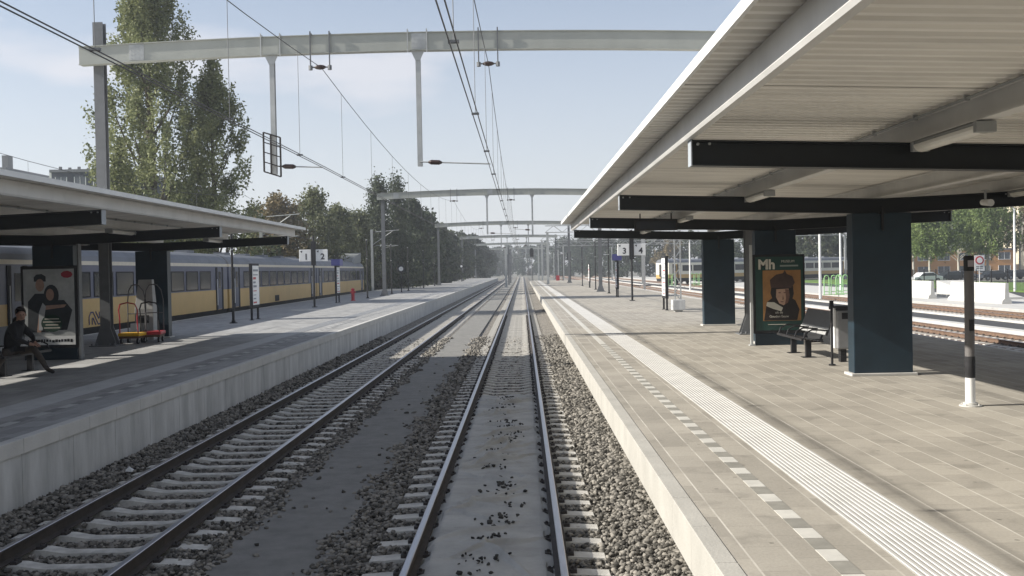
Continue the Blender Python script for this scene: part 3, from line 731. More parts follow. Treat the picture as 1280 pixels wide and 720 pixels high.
yl = ['nearest', 'second', 'third', 'fourth', 'fifth', 'sixth']
for i, (x, y) in enumerate([(15.2, 128), (8.9, 222), (20.6, 176), (9.2, 262), (21.0, 240), (9.4, 305)]):
    o = copy_tree(m0, (x, y, -.3), 'grey catenary mast among the yard tracks on the right, %s by distance order listed' % yl[i], rz=math.pi if i % 2 else 0)
    o['group'] = 'grey catenary masts in the yard'; o['label'] = ['grey mast just right of the 4 sign among the yard tracks', 'grey mast left of the 3 and 4 signs past the platform end', 'grey mast behind the 4 sign, deeper in the yard', 'grey mast near the horizon right of the signal head', 'grey mast near the horizon below the lattice girders', 'farthest grey mast right of the middle track'][i]
# lattice yard portals on the right
def lattice(Y, x0, x1, z, label):
    t = thing('lattice_portal', label, 'catenary portal', (x0, Y, -.3), 0, 'lattice portals over the yard')
    b = MB(); w_ = x1-x0; h = .9; n = int(w_/2.2)
    for yy in (-.25, .25):
        b.bar((0,yy,z),(w_,yy,z), .09); b.bar((0,yy,z+h),(w_,yy,z+h), .09)
        for i in range(n):
            a, c = w_*i/n, w_*(i+1)/n; b.bar((a,yy,z),((a+c)/2,yy,z+h),.06); b.bar(((a+c)/2,yy,z+h),(c,yy,z),.06)
    b.build('lattice_beam', STEEL, t)
    for px in (.3, w_-.3):
        b = MB(); b.box(px-.16,px+.16,-.17,.17,0,z-.05); b.build('post', STEEL, t)
    return t
lattice(140, 3.2, 45, 8.1, 'lattice girder portal over the yard, nearest of the yard portals')
lattice(190, 3.4, 60, 8.4, 'second lattice girder portal over the yard, behind the nearest one')
lattice(245, 3.6, 70, 8.6, 'third lattice girder portal over the yard, farthest one')
# pale posts between the two tracks ahead
def slim_post(x, y, h, label, m=STEEL, wdt=.2, z=-.2, name='steel_post', grp='posts between the tracks'):
    t = MB().box(-wdt/2,wdt/2,-wdt/2,wdt/2,0,h); t.box(-wdt*.9,wdt*.9,-wdt*.9,wdt*.9,0,.12); t.box(-wdt*.7,wdt*.7,-wdt*.7,wdt*.7,h,h+.06)
    o = t.build(name, m, loc=(x,y,z), bevel=.01); return tag(o, label, 'post', grp)
slim_post(-2.85, 178, 7.3, 'pale square post standing between the two middle tracks, nearest of three', STEEL, .36)
slim_post(-2.75, 205.8, 7.6, 'dull post between the two middle tracks, second of three', STEELD, .34)
slim_post(-2.7, 232, 7.6, 'grey post between the two middle tracks, farthest of three', STEELD, .34)
# signals
def signal(x, y, h, label, z=-.2):
    t = thing('railway_signal', label, 'railway signal', (x,y,z), 0, 'railway signals')
    b = MB(); b.tube([(0,0,0),(0,0,h)], .09, 8); b.box(-.25,.25,-.25,.25,0,.2); b.bar((-.3,.1,h*.6),(.3,.1,h*.6),.05); b.build('mast', STEELD, t)
    b = MB(); pr = [(-.32,h-1.5),(.32,h-1.5),(.36,h-.3),(.2,h+.1),(-.2,h+.1),(-.36,h-.3)]; b.prism(pr, -.14, -.10); hd = b.build('backplate', BLACKM, t)
    for k in range(3):
        b = MB(); b.tube([(0,-.14,h-.25-.42*k),(0,-.32,h-.25-.42*k)], .12, 10, cap=False); b.build('lens_hood', BLACKM, hd)
    b = MB()
    for s in (-.2,.2): b.bar((s,.25,0),(s,.25,h-1.6),.03)
    for k in range(int((h-1.6)/.35)): b.bar((-.2,.25,.3+.35*k),(.2,.25,.3+.35*k),.025)
    b.build('ladder', STEELD, t)
signal(1.75, 188, 6.6, 'black signal head with hoods on a mast at the far end of the right platform', 0)
signal(-14.2, 214, 5.5, 'dark signal on a mast beyond the far end of the left platform', 0)
signal(9.3, 205, 6.2, 'dark signal mast among the yard tracks beyond the right platform', -.2)

# ---------------------------------------------------------------- train
def coach_side_window(t, xs, y0, y1, z0, z1, par):
    b = MB(); s = 1 if xs > 0 else -1
    a = sorted((xs, xs+s*.012)); b.box(a[0], a[1], y0, y1, z0, z1); o = b.build('window', TGLASS, par)
    b = MB(); c = sorted((xs+s*.002, xs+s*.022)); w_ = .05
    b.box(c[0],c[1],y0-w_,y0-.001,z0-w_,z1+w_); b.box(c[0],c[1],y1+.001,y1+w_,z0-w_,z1+w_); b.box(c[0],c[1],y0,y1,z0-w_,z0-.001); b.box(c[0],c[1],y0,y1,z1+.001,z1+w_)
    b.build('frame', BLACKM, o)
def make_coach(name, label, loc, rz=0, group='coaches of the yellow and blue train', cols=(YEL, BLU, TSTRIPE, TROOF), windows=9, logo=True, length=26.0, cowl=False, doorm=None, zmid=2.02):
    t = thing(name, label, 'train', loc, rz, group)
    hw = 1.42; L_ = length
    b = MB(); b.box(-hw, hw, 0, L_, .95, zmid); b.build('lower_body', cols[0], t)
    b = MB(); pr = [(-hw+.02,.948),(hw-.02,.948),(hw-.14,.45),(-hw+.14,.45)]; b.prism(pr, .05, L_-.05); b.build('skirt', TUNDER, t)
    b = MB(); b.box(-hw, hw, 0, L_, zmid+.001, 3.28); b.build('upper_body', cols[1], t)
    b = MB(); b.box(-hw-.008, hw+.008, -.004, L_+.004, 3.281, 3.43); b.build('cantrail_stripe', cols[2], t)
    pr = [(-hw,3.431),(hw,3.431),(hw-.08,3.62),(hw-.32,3.84),(hw-.75,3.99),(0,4.05),(-hw+.75,3.99),(-hw+.32,3.84),(-hw+.08,3.62)]
    b = MB(); b.prism(pr, 0, L_); rf = b.build('roof', cols[3], t)
    for y in (3.2, 8, 13, 18, 22.5):
        if y < L_-2: b = MB(); b.box(-.35,.35,y,y+1.1,3.98,4.16); b.build('roof_vent', TROOF, rf)
    b = MB(); b.box(-hw+.25, hw-.25, .4, L_-.4, .5, .9); b.box(-1.0,1.0,9,12,.25,.5); b.box(-1.0,1.0,14,16,.22,.5)
    for y in (.0, L_):
        b.box(-.2,.2,y-.22 if y == 0 else y,y if y == 0 else y+.22,.8,1.2); b.box(-.5,.5,y-.2 if y==0 else y,y if y==0 else y+.2,1.2,3.2)
    b.build('underframe', TUNDER, t)
    for yc in (3.8, L_-3.8):
        b = MB(); b.box(-1.15,-1.0,yc-1.7,yc+1.7,.38,.62); b.box(1.0,1.15,yc-1.7,yc+1.7,.38,.62); b.box(-1.0,1.0,yc-.25,yc+.25,.35,.6)
        for s in (-1,1):
            for q in (-1.25,1.25): b.box(s*1.12-.08,s*1.12+.08,yc+q-.2,yc+q+.2,.3,.62)
            b.tube([(s*1.05,yc-.35,.5),(s*1.05,yc+.35,.5)], .12, 8)
        o = b.build('bogie', TUNDER, t)
        for q in (-1.25, 1.25):
            b = MB(); b.tube([(-.78,yc+q,.46),(-.68,yc+q,.46)], .46, 18); b.tube([(.68,yc+q,.46),(.78,yc+q,.46)], .46, 18); b.tube([(-.7,yc+q,.46),(.7,yc+q,.46)], .07, 8); b.build('wheelset', TUNDER, o)
    n = windows; a, c = 3.0, L_-3.0; p = (c-a)/n
    for s in (-1, 1):
        for i in range(n): coach_side_window(t, s*hw, a+p*i+.22, a+p*(i+1)-.22, 2.12, 2.98, t)
        for yd in (1.15, L_-1.95):
            b = MB(); x = sorted((s*(hw+.004), s*(hw+.02))); b.box(x[0],x[1],yd,yd+.8,.98,3.2); d = b.build('door', doorm or mat('door_blue_grey', (.08,.09,.13), .4, .1, 2), t)
            b = MB(); x = sorted((s*(hw+.022), s*(hw+.03))); b.box(x[0],x[1],yd+.2,yd+.6,2.1,3.0); b.build('window', TGLASS, d)
            b = MB(); x = sorted((s*(hw+.004), s*(hw+.028))); b.box(x[0],x[1],yd-.28,yd-.002,.9,3.24); b.box(x[0],x[1],yd+.802,yd+1.08,.9,3.24); b.build('door_surround', BLACKM, d)
            b = MB(); b.tube([(s*(hw+.07),yd-.2,1.2),(s*(hw+.07),yd-.2,2.6)], .02, 6); b.build('handrail', WHITEP, d)
    if cowl:
        b = MB(); b.add([(-1.1,L_-6,4.0),(1.1,L_-6,4.0),(-1.2,L_-4.5,4.5),(1.2,L_-4.5,4.5),(-1.2,L_-.3,4.95),(1.2,L_-.3,4.95),(-1.25,L_-.9,3.9),(1.25,L_-.9,3.9),(-1.25,L_-6,3.7),(1.25,L_-6,3.7)],
                        [(0,1,3,2),(2,3,5,4),(4,5,7,6),(0,2,4,6,8),(1,9,7,5,3),(0,8,9,1),(6,7,9,8)])
        b.build('roof_fairing', mat('fairing_grey', (.20,.21,.21), .6, .1), t)
    return t
TXA = .0136
def TXY(y): return (-17.55-TXA*(y-30), y, 0)
c0 = make_coach('train_coach', 'yellow and blue coach with an arrow logo, seen behind the left canopy pillars', TXY(31.0), rz=TXA)
c1 = copy_tree(c0, TXY(57.4), 'middle coach of the yellow and blue train, behind the first black post')
c2 = make_coach('train_coach', 'yellow and blue end coach with a grey roof fairing, farthest of the train', TXY(83.8), rz=TXA, length=27.2, cowl=True)
cz = copy_tree(c0, TXY(4.6), 'yellow and blue coach at the very left, nearest to us, mostly outside the picture')
# arrow logo on each coach side (two interlocking arrow bands)
def add_logo(t, y):
    x = 1.42+.012; pts = [(-.62,-.10),(-.36,-.10),(-.10,.18),(.10,.18),(.10,.18)]
    b = MB(); wd = .055
    def poly(ps):
        for a, c in zip(ps[:-1], ps[1:]): b.bar((x,y+a[0],1.28+a[1]),(x,y+c[0],1.28+c[1]),.012,wd,up=(1,0,0)) if False else b.bar((x,y+a[0],1.28+a[1]),(x,y+c[0],1.28+c[1]),wd,.012,up=(1,0,0))
    poly([(-.62,-.24),(-.62,.06),(-.46,.22),(-.24,.22),(.22,-.24),(.44,-.24),(.60,-.08),(.60,.22)])
    poly([(-.34,-.24),(-.34,-.02),(-.26,-.0),(.0,-.26)]); poly([(.0,.24),(.26,-.02),(.34,.0),(.34,.22)])
    b.build('company_logo', mat('logo_blue', (.03,.035,.12), .5, 0), t)
add_logo(c0, 7.7)
b = MB(); b.box(1.425,1.44,11.2,12.4,1.0,1.4); b.build('grille', BLACKM, c1)
# white and yellow train in the yard
ct = make_coach('train_coach', 'white and yellow train coach standing in the yard beyond the right platform', (22.5, 165, 0), rz=R(-52), group='coaches of the yard train', cols=(YEL, TWHITE, TWHITE, TROOF), windows=7, logo=False, length=24, doorm=YEL, zmid=1.55)
c = copy_tree(ct, (22.5+math.sin(R(52))*24.5, 165+math.cos(R(52))*24.5, 0), 'second white and yellow coach of the yard train, farther right behind the pillar')

# ---------------------------------------------------------------- platform things
def make_pole():
    t = thing('lamp_post', '', 'lamp post', (0,0,0), 0, 'slim black posts along the platforms')
    b = MB(); b.tube([(0,0,0),(0,0,1.2),(0,0,4.6)], [.06,.055,.045], 10); b.build('pole', BLACK, t)
    b = MB(); b.tube([(0,0,0),(0,0,.03)], .17, 12); b.tube([(0,0,.03),(0,0,.12)], .085, 10)
    for k in range(4): b.tube([(.12*math.cos(k*1.57+.78),.12*math.sin(k*1.57+.78),.03),(.12*math.cos(k*1.57+.78),.12*math.sin(k*1.57+.78),.06)], .015, 6)
    b.build('base_plate', BLACK, t)
    b = MB(); b.tube([(0,0,3.1),(0,0,3.16)], .065, 10); b.tube([(0,0,4.6),(0,0,4.68)], .06, 10); b.build('collar', GREYM, t)
    return t
p0 = make_pole(); first = True
for side, X, ys in (('left', -12.3, [43.3, 81, 96, 110, 127, 143, 175, 210]), ('right', 6.9, [82, 97.6, 120, 150, 185-5])):
    for i, y in enumerate(ys):
        lb = '%s slim black post along the middle of the %s platform' % (ORD[i], side)
        if first: p0.location = (X, y, PZ); p0['label'] = lb; first = False
        else: copy_tree(p0, (X+(.0 if side == 'left' else .05*i), y, PZ), lb)

def number_sign(x, y, a, b2, label):
    t = thing('platform_number_sign', label, 'platform sign', (x,y,PZ), 0, 'platform number signs on posts')
    b = MB(); b.tube([(0,0,0),(0,0,4.35)], [.065,.055], 10); b.tube([(0,0,0),(0,0,.04)], .17, 12); b.build('pole', BLACK, t)
    b = MB(); b.box(-.13,.13,-.10,.10,2.55,4.0); b.build('bracket', BLACKM, t, bevel=.01)
    for s, d in ((-1, a), (1, b2)):
        b = MB(); x0 = .14 if s > 0 else -.86; b.box(x0,x0+.72,-.06,.06,2.78,3.5); pn = b.build('sign_panel', WHITEP, t, bevel=.02)
        text_mesh(d, .50, 'number', BLACKM, pn, facing(x0+.42, -.063, 3.05), .012)
        b = MB(); xx = x0+(.06 if s > 0 else .06); b.add([(xx,-.064,3.40),(xx+.14,-.064,3.44),(xx+.10,-.064,3.30)], [(0,1,2)]); b.box(x0-.02,x0+.74,-.064,-.062,3.503,3.51)
        b.build('arrow', BLACKM, pn)
    return t
number_sign(-12.65, 62, '1', '2', 'black post with two white square signs reading 1 and 2 on the left platform')
number_sign(6.70, 62.8, '3', '4', 'black post with two white square signs reading 3 and 4 on the right platform')

def info_board(x, y, s, label, red=True, blue=False):
    """board parallel to the track; s=+1 faces +X."""
    t = thing('information_board', label, 'information board', (x,y,PZ), 0, 'information boards beside the tracks')
    b = MB(); b.box(-.07,.07,0,1.25,.55,2.55); b.build('case', BLACKM, t, bevel=.015)
    for yy in (.08, 1.17):
        b = MB(); b.box(-.04,.04,yy-.05,yy+.05,0,.549); b.box(-.09,.09,yy-.09,yy+.09,0,.02); b.build('leg', BLACKM, t)
    xs = s*.072
    b = MB(); a = sorted((xs, xs+s*.006)); b.box(a[0],a[1],.08,1.17,.68,2.45); p_ = b.build('poster', WHITEP, t)
    b = MB(); c_ = sorted((xs+s*.008, xs+s*.011)); q = random.Random(int(y))
    for k in range(9):
        z0 = .75+.18*k; b.m(0 if (k % 3 == 0 and red) else 1).box(c_[0],c_[1],.15,.15+q.uniform(.4,.95),z0,z0+q.uniform(.03,.12))
    b.build('print', [RED, mat('print_grey', (.22,.24,.26), .6, .1)], p_)
    if blue:
        b = MB(); b.box(-.30,.30,.05,1.2,2.56,3.0); b.build('header', mat('blue_header', (.09,.09,.28), .5, .05), t, bevel=.02)
    return t
info_board(-12.2, 45.8, 1, 'tall information board with white and red posters past the left canopy')
info_board(-12.8, 70, 1, 'information board with a blue header near the red post on the left platform', blue=True)
info_board(6.75, 48, -1, 'tall information board with a red and white poster past the right canopy')
info_board(6.65, 71.5, -1, 'information board with a blue header beyond the 3 and 4 sign on the right platform', blue=True)
info_board(7.1, 108, -1, 'dark information board far along the right platform')
b = MB(); b.tube([(0,0,0),(0,0,.8),(0,0,.86),(0,0,.92)], [.12,.12,.15,.05], 12); b.tube([(0,0,0),(0,0,.05)], .18, 12); b.box(-.2,.2,-.06,.06,.6,.7)
tag(b.build('hydrant_post', RED, loc=(-12.4,74.6,PZ)), 'short red hydrant post standing on the left platform near the train end', 'hydrant')
# clocks
def clock(x, y, label, zc_=2.3):
    t = thing('platform_clock', label, 'clock', (x,y,PZ), 0, 'round clocks along the left platform')
    b = MB(); b.tube([(0,0,0),(0,0,zc_-.3)], .05, 8); b.tube([(0,0,0),(0,0,.03)], .14, 10); b.build('pole', BLACKM, t)
    b = MB(); b.disc((0,0,zc_), .40, (0,1,0), .14, 24); c_ = b.build('case', BLACKM, t)
    b = MB(); b.disc((0,-.075,zc_), .22, (0,1,0), .008, 24); b.build('face', WHITEP, c_)
    b = MB(); b.bar((0,-.083,zc_),(.10,-.083,zc_+.10),.02,.006); b.bar((0,-.083,zc_),(-.05,-.083,zc_+.18),.015,.006); b.build('hand', BLACKM, c_)
clock(-12.15, 102.5, 'round black clock with small white face, nearer of two on the left platform', 2.35)
clock(-11.6, 195, 'round black clock with small white face, farther of two on the left platform', 2.9)
# weighted grey lattice post
t = thing('lattice_post', 'grey lattice post on a concrete block behind the red and white information board', 'lattice post', (7.0,46.3,PZ), 0)
b = MB()
for sx in (-.13,.13):
    for sy in (-.1,.1): b.bar((sx,sy,.5),(sx,sy,5.6),.03)
for k in range(13):
    z = .5+.38*k; s = 1 if k % 2 else -1
    b.bar((-.13*s,-.1,z),(.13*s,-.1,z+.38),.02); b.bar((-.13*s,.1,z),(.13*s,.1,z+.38),.02)
b.build('lattice', STEEL, t); b = MB(); b.box(-.28,.28,-.28,.28,.08,.55); b.box(-.18,.18,-.18,.18,0,.08); b.build('block', CONC_L, t, bevel=.02)

# card reader column
t = thing('marker_column', 'slim grey round column with a black band and white foot beside the big right pillar', 'column', (6.27,14.45,PZ))
r = .066
b = MB(); b.tube([(0,0,0),(0,0,.018)], .15, 24); b.tube([(0,0,.018),(0,0,.05)], .10, 24)
for k in range(4): b.tube([(.125*math.cos(k*1.57+.7),.125*math.sin(k*1.57+.7),.018),(.125*math.cos(k*1.57+.7),.125*math.sin(k*1.57+.7),.035)], .012, 6)
b.build('base_plate', CONC_W, t, smooth=False)
b = MB(); b.tube([(0,0,.05),(0,0,.40)], r, 24); b.build('white_foot', WHITEP, t)
b = MB(); b.tube([(0,0,.401),(0,0,.70)], r+.003, 24)
for z in (.47,.55,.63): b.tube([(0,0,z),(0,0,z+.008)], r+.006, 24)
b.build('black_band', BLACKM, t)
b = MB(); b.tube([(0,0,.701),(0,0,1.90)], r, 24); b.build('shaft', mat('column_grey', (.13,.122,.118), .5, .1, 5), t)
b = MB(); b.box(-.03,.035,-r-.012,-r+.02,1.06,1.22); b.box(-.022,.027,-r-.022,-r-.012,1.10,1.18); b.build('reader_slot', BLACK, t, bevel=.004)
b = MB(); b.tube([(0,0,1.901),(0,0,2.10),(0,0,2.115)], [r+.004,r+.004,r-.01], 24); cp = b.build('cap', BLACKM, t)
b = MB(); b.box(-.04,.04,-r-.010,-r+.01,1.96,2.05); b.build('display', mat('display_grey', (.30,.27,.28), .3, 0), cp)

# ---------------------------------------------------------------- advertising boards
def ad_case(x, y, label, wdt=1.30, h=2.0, z0=.30):
    t = thing('advertising_board', label, 'advertising board', (x,y,PZ), 0, 'advertising boards at the canopy pillars')
    b = MB(); b.box(-wdt/2,wdt/2,-.09,.09,z0,z0+h); b.build('case', BLACKM, t, bevel=.015)
    b = MB(); b.box(-wdt/2+.04,wdt/2-.04,-.06,.06,0,z0-.001); b.build('foot', NAVY, t, bevel=.01)
    return t
GR = mat('poster_green', (.015,.05,.04), .6, .1, 3); OCH = mat('poster_ochre', (.30,.15,.05), .6, .3, 2.5, detail=6); HAT = mat('poster_dark_brown', (.02,.013,.01), .6, .3, 5)
SKN = mat('poster_skin', (.46,.29,.20), .6, .15, 6); SKD = mat('poster_skin_dark', (.16,.08,.055), .6, .15, 6); CRM = mat('poster_cream', (.55,.52,.44), .6, .1)
def blob(b, cx, cz, pts, y, k=0, th=.0015):
    b.m(k).prism([(cx+a, cz+c) for a, c in pts], y-th, y)
def ell(rx, rz, n=18, a0=0): return [(rx*math.cos(2*math.pi*i/n+a0), rz*math.sin(2*math.pi*i/n+a0)) for i in range(n)]
t = ad_case(6.50, 26.1, 'green museum advertising board with a portrait in a dark cap, by a right pillar')
b = MB(); b.box(-.60,.60,-.096,-.091,.38,2.24); po = b.build('poster', GR, t)
b = MB(); y = -.0975
b.box(-.42,.54,y-.0015,y,.62,1.90); b.build('picture_ground', OCH, po)
b = MB()
blob(b, .10, 1.05, [(-.50,-.42),(.34,-.42),(.40,-.15),(.30,.08),(.12,.20),(-.22,.20),(-.42,.05)], y-.003, 0)   # shoulders
blob(b, .07, 1.32, [(-.27,.18),(.27,.18),(.29,-.02),(.24,-.20),(.12,-.26),(-.10,-.24),(-.25,-.14),(-.30,.0)], y-.004, 0)      # hair
b.build('figure', HAT, po)
b = MB(); blob(b, .06, 1.60, [(-.28,-.14),(.24,-.15),(.33,-.02),(.27,.14),(.13,.20),(.08,.30),(.03,.22),(-.14,.19),(-.30,.06)], y-.005)
b.build('cap', mat('poster_cap', (.055,.03,.022), .6, .4, 4), po)
b = MB(); blob(b, .07, 1.26, [(-.15,.16),(.16,.17),(.18,.0),(.14,-.16),(.03,-.25),(-.08,-.20),(-.16,-.04)], y-.007); f_ = b.build('face', SKN, po)
b = MB(); blob(b, .14, 1.24, [(.0,.18),(.09,.17),(.11,-.02),(.07,-.16),(-.01,-.21),(.02,-.05)], y-.009); blob(b, -.0, 1.33, ell(.035,.014), y-.009); blob(b, .13, 1.33, ell(.035,.014), y-.0105); blob(b, .06, 1.10, ell(.045,.012), y-.009); blob(b, .075, 1.2, [(-.01,-.05),(.03,-.04),(.01,.08)], y-.0105)
b.build('shade', SKD, f_)
b = MB(); blob(b, -.08, 1.0, [(-.24,.10),(-.06,.09),(.16,-.05),(.12,-.14),(-.08,-.08),(-.26,.0)], y-.0085); b.build('collar', CRM, po)
text_mesh('Mh', .34, 'lettering', CRM, po, facing(-.32, -.103, 2.04), .012)
text_mesh('MUSEUM', .085, 'lettering', CRM, po, facing(.22, -.103, 2.12))
text_mesh('HELMOND', .085, 'lettering', CRM, po, facing(.22, -.103, 2.02)) if False else None
b = MB(); b.box(.02,.48,-.1005,-.0985,1.99,2.03); b.build('lettering', mat('letter_dim', (.25,.28,.25), .6, 0), po)
text_mesh('uit de', .085, 'lettering', CRM, po, facing(-.02, -.108, .83)); text_mesh('Gouden Eeuw', .085, 'lettering', CRM, po, facing(-.02, -.108, .73))
b = MB(); b.box(-.30,.22,-.1005,-.0985,.52,.535); b.build('lettering', CRM, po)
b = MB(); b.box(-.74,-.68,-.12,-.04,0,2.55); b.box(-.78,-.64,-.16,0,0,.03); b.build('side_post', STEEL, t)

t = ad_case(-11.86, 25.6, 'advertising board with a photo of an embracing couple beside the seated person', 1.42, 2.06, .30)
b = MB(); b.box(-.64,.64,-.096,-.091,.38,2.28); po = b.build('poster', mat('poster_pale_room', (.42,.43,.42), .6, .25, 3), t)
b = MB(); b.box(-.64,.64,-.0985,-.0965,.38,.60); b.build('footer', mat('poster_footer', (.75,.75,.73), .6, .1), po)
b = MB(); rr = random.Random(3); x = -.56
while x < .54:
    w_ = rr.uniform(.02,.07); b.box(x,x+w_,-.1005,-.0987,.45+rr.uniform(-.01,.01),.50+rr.uniform(0,.03)); x += w_+rr.uniform(.008,.03)
b.build('lettering', BLACKM, po)
DG = mat('poster_dark_shirt', (.03,.035,.04), .7, .3, 5)
b = MB(); y = -.098
blob(b, -.25, 1.25, [(-.30,-.55),(.22,-.55),(.28,.25),(.12,.42),(-.10,.42),(-.28,.22)], y-.001)     # man torso
blob(b, -.22, 2.02, [(-.15,-.05),(.15,-.05),(.15,.08),(.05,.14),(-.08,.13),(-.15,.06)], y-.001)
blob(b, .06, 1.62, ell(.19,.27), y-.0025)
blob(b, .16, 1.0, [(-.30,-.25),(.28,-.25),(.42,.25),(.22,.50),(-.12,.50),(-.30,.2)], y-.003)
b.build('couple', DG, po)
b = MB(); blob(b, -.22, 1.88, ell(.11,.16), y-.004); blob(b, .03, 1.64, ell(.10,.15), y-.005); blob(b, .10, 1.30, [(-.30,-.05),(.28,.02),(.34,.09),(.0,.08),(-.30,.06)], y-.006); blob(b, -.22,.86, [(-.1,-.16),(.0,-.16),(.06,.2),(-.04,.3)], y-.006)
b.build('skin', mat('poster_skin_dull', (.38,.24,.18), .6, .2, 5), po)
b = MB(); blob(b, -.22, 1.1, [(-.05,-.35),(.04,-.35),(.14,.25),(.06,.34),(-.04,.1)], y-.007); b.build('sleeve', mat('poster_grey_sleeve', (.42,.43,.43), .6, .1), po)
b = MB(); blob(b, .06, .92, ell(.27,.22), y-.009); g_ = b.build('green_roundel', mat('poster_dark_green', (.012,.04,.025), .6, .1), po)
b = MB()
for k, wd in enumerate((.18,.22,.16,.2)): b.box(.06-wd,.06+wd,-.1095,-.1075,1.02-.075*k,1.045-.075*k)
b.build('lettering', CRM, g_)
b = MB(); blob(b, .46, 2.14, ell(.15,.09,9), y-.003); b.build('red_burst', mat('poster_red', (.35,.03,.05), .6, .1), po)
b = MB(); b.box(.72,.76,-.09,.09,0,2.9); b.build('side_post', STEELD, t)
b = MB(); b.box(-.13,.13,-.1,.1,.1,2.35); b.box(-.09,.09,-.08,.08,0,.1); tag(b.build('dark_cabinet', BLACKM, loc=(-11.70, 26.7, PZ), bevel=.02), 'narrow black cabinet between the couple advertisement and the flared steel post', 'cabinet')

# ---------------------------------------------------------------- bench (right)
def bench(x, y, label, rz=0):
    """faces -X, length 2.1 m along +Y from origin."""
    t = thing('platform_bench', label, 'bench', (x,y,PZ), rz, 'metal benches on the platforms')
    b = MB()
    for k in range(6): b.box(.02+.075*k, .08+.075*k, 0, 2.1, .415-.012*k, .435-.012*k)
    b.box(-.03,.02,-.01,2.11,.395,.445); b.build('seat', BLACK, t, bevel=.004)
    b = MB(); b.add([(.50,0,.50),(.53,0,.49),(.73,0,1.0),(.70,0,1.01),(.50,2.1,.50),(.53,2.1,.49),(.73,2.1,1.0),(.70,2.1,1.01)], [(0,1,2,3),(7,6,5,4),(0,4,5,1),(1,5,6,2),(2,6,7,3),(3,7,4,0)])
    bk = b.build('backrest', mat('bench_dark_mesh', (.085,.088,.092), .45, .25, 30), t, bevel=.005)
    b = MB(); b.add([(.488,.02,.515),(.496,.02,.512),(.538,.02,.62),(.530,.02,.625),(.488,2.08,.515),(.496,2.08,.512),(.538,2.08,.62),(.530,2.08,.625)], [(0,1,2,3),(7,6,5,4),(0,4,5,1),(1,5,6,2),(2,6,7,3),(3,7,4,0)])
    b.build('pale_strip', mat('bench_pale_strip', (.36,.36,.35), .5, .35, 30), bk)
    for yy in (.45, 1.65):
        b = MB(); b.box(.18,.30,yy-.05,yy+.05,0,.40); b.box(.30,.56,yy-.03,yy+.03,.33,.40); b.bar((.50,yy,.36),(.72,yy,.95),.05,.05,up=(0,1,0)); b.box(.10,.40,yy-.1,yy+.1,0,.015); b.build('leg', BLACK, t, bevel=.005)
    for yy in (0.0, .7, 1.4, 2.1):
        b = MB(); b.tube([(.02,yy,.44),(.06,yy,.56),(.2,yy,.63),(.40,yy,.62),(.56,yy,.60)], .018, 8); b.build('armrest', BLACK, t)
    return t
bench(5.98, 22.0, 'dark metal bench facing the track between the museum advertisement and the big pillar')
b = MB(); b.tube([(0,0,0),(0,0,1.22)], .025, 10); b.tube([(0,0,0),(0,0,.03)], .07, 10); b.box(-.035,.035,-.03,.03,1.18,1.30)
tag(b.build('thin_post', BLACK, loc=(6.17,20.55,PZ)), 'thin black knee-high-topped post in front of the dark bench by the big pillar', 'post')['label'] = 'thin black upright post between the dark bench and the big right pillar'
t = thing('litter_bin', 'grey box-shaped litter bin with a black opening, half hidden behind the big right pillar', 'litter bin', (6.75,21.3,PZ))
b = MB(); b.box(-.32,.32,-.25,.25,.28,1.08); b.build('body', mat('bin_grey', (.25,.25,.25), .5, .1, 5), t, bevel=.03)
b = MB(); b.box(-.335,.335,-.265,.265,1.081,1.16); b.box(-.22,.22,-.262,-.251,.90,1.03); b.build('lid', BLACKM, t, bevel=.01)
b = MB(); b.box(-.36,-.322,-.2,-.12,.30,1.12); b.build('side_strip', WHITEP, t)
for sx in (-.14,.14):
    b = MB(); b.box(sx-.06,sx+.06,-.08,.08,0,.279); b.build('leg', BLACK, t)
bench(-10.75, 23.1, 'dark metal bench at the left picture edge that the person in black sits on', math.pi)

# ---------------------------------------------------------------- luggage carts
def cart(x, y, deck_m, frame_m, label, rz=0):
    t = thing('luggage_cart', label, 'luggage cart', (x,y,PZ), rz, 'luggage carts beside the left pillar')
    b = MB(); b.box(-.33,.33,-.35,.40,.24,.34); b.build('deck', deck_m, t, bevel=.02)
    b = MB()
    b.box(-.30,.30,-.34,.38,.17,.239); b.build('chassis', mat('cart_dark_orange', (.10,.05,.03), .6, .2), t)
    b = MB()
    for s in (-.28, .28): b.tube([(s,-.30,.30),(s*.95,-.32,.8),(s*1.02,-.34,1.05),(s*.8,-.38,1.22)], .02, 8)
    b.tube([(-.224,-.38,1.22),(0,-.40,1.27),(.224,-.38,1.22)], .02, 8); b.build('handle', frame_m, t)
    b = MB()
    for s in (-.28, .28): b.tube([(s,.36,.30),(s,.38,1.3),(s*.8,.34,1.62),(s*.4,.28,1.78)], .018, 8)
    b.tube([(-.112,.28,1.78),(0,.27,1.80),(.112,.28,1.78)], .018, 8); b.tube([(-.28,.37,.9),(.28,.37,.9)], .015, 8); b.build('rear_frame', mat('cart_dark_steel', (.08,.08,.085), .5, .1, 5), t)
    for sx in (-.25, .25):
        for sy in (-.26, .30):
            b = MB(); b.tube([(sx-.025,sy,.085),(sx+.025,sy,.085)], .085, 16); wh = b.build('wheel', BLACKM, t)
            b = MB(); b.tube([(sx-.030,sy,.085),(sx+.030,sy,.085)], .04, 12); b.box(sx-.035,sx+.035,sy-.02,sy+.02,.085,.17); b.build('hub', GREYM, wh)
    return t
cart(-12.0, 31.3, YELP, RED, 'luggage cart with a yellow deck and red handle standing next to the left pillar')
cart(-11.62, 31.9, RED, BLACKM, 'luggage cart with a red deck, parked behind the yellow one against the pillar', R(8))
t = thing('ticket_machine', 'tall grey slanted machine behind the yellow luggage cart at the left pillar', 'ticket machine', (-12.25,33.1,PZ))
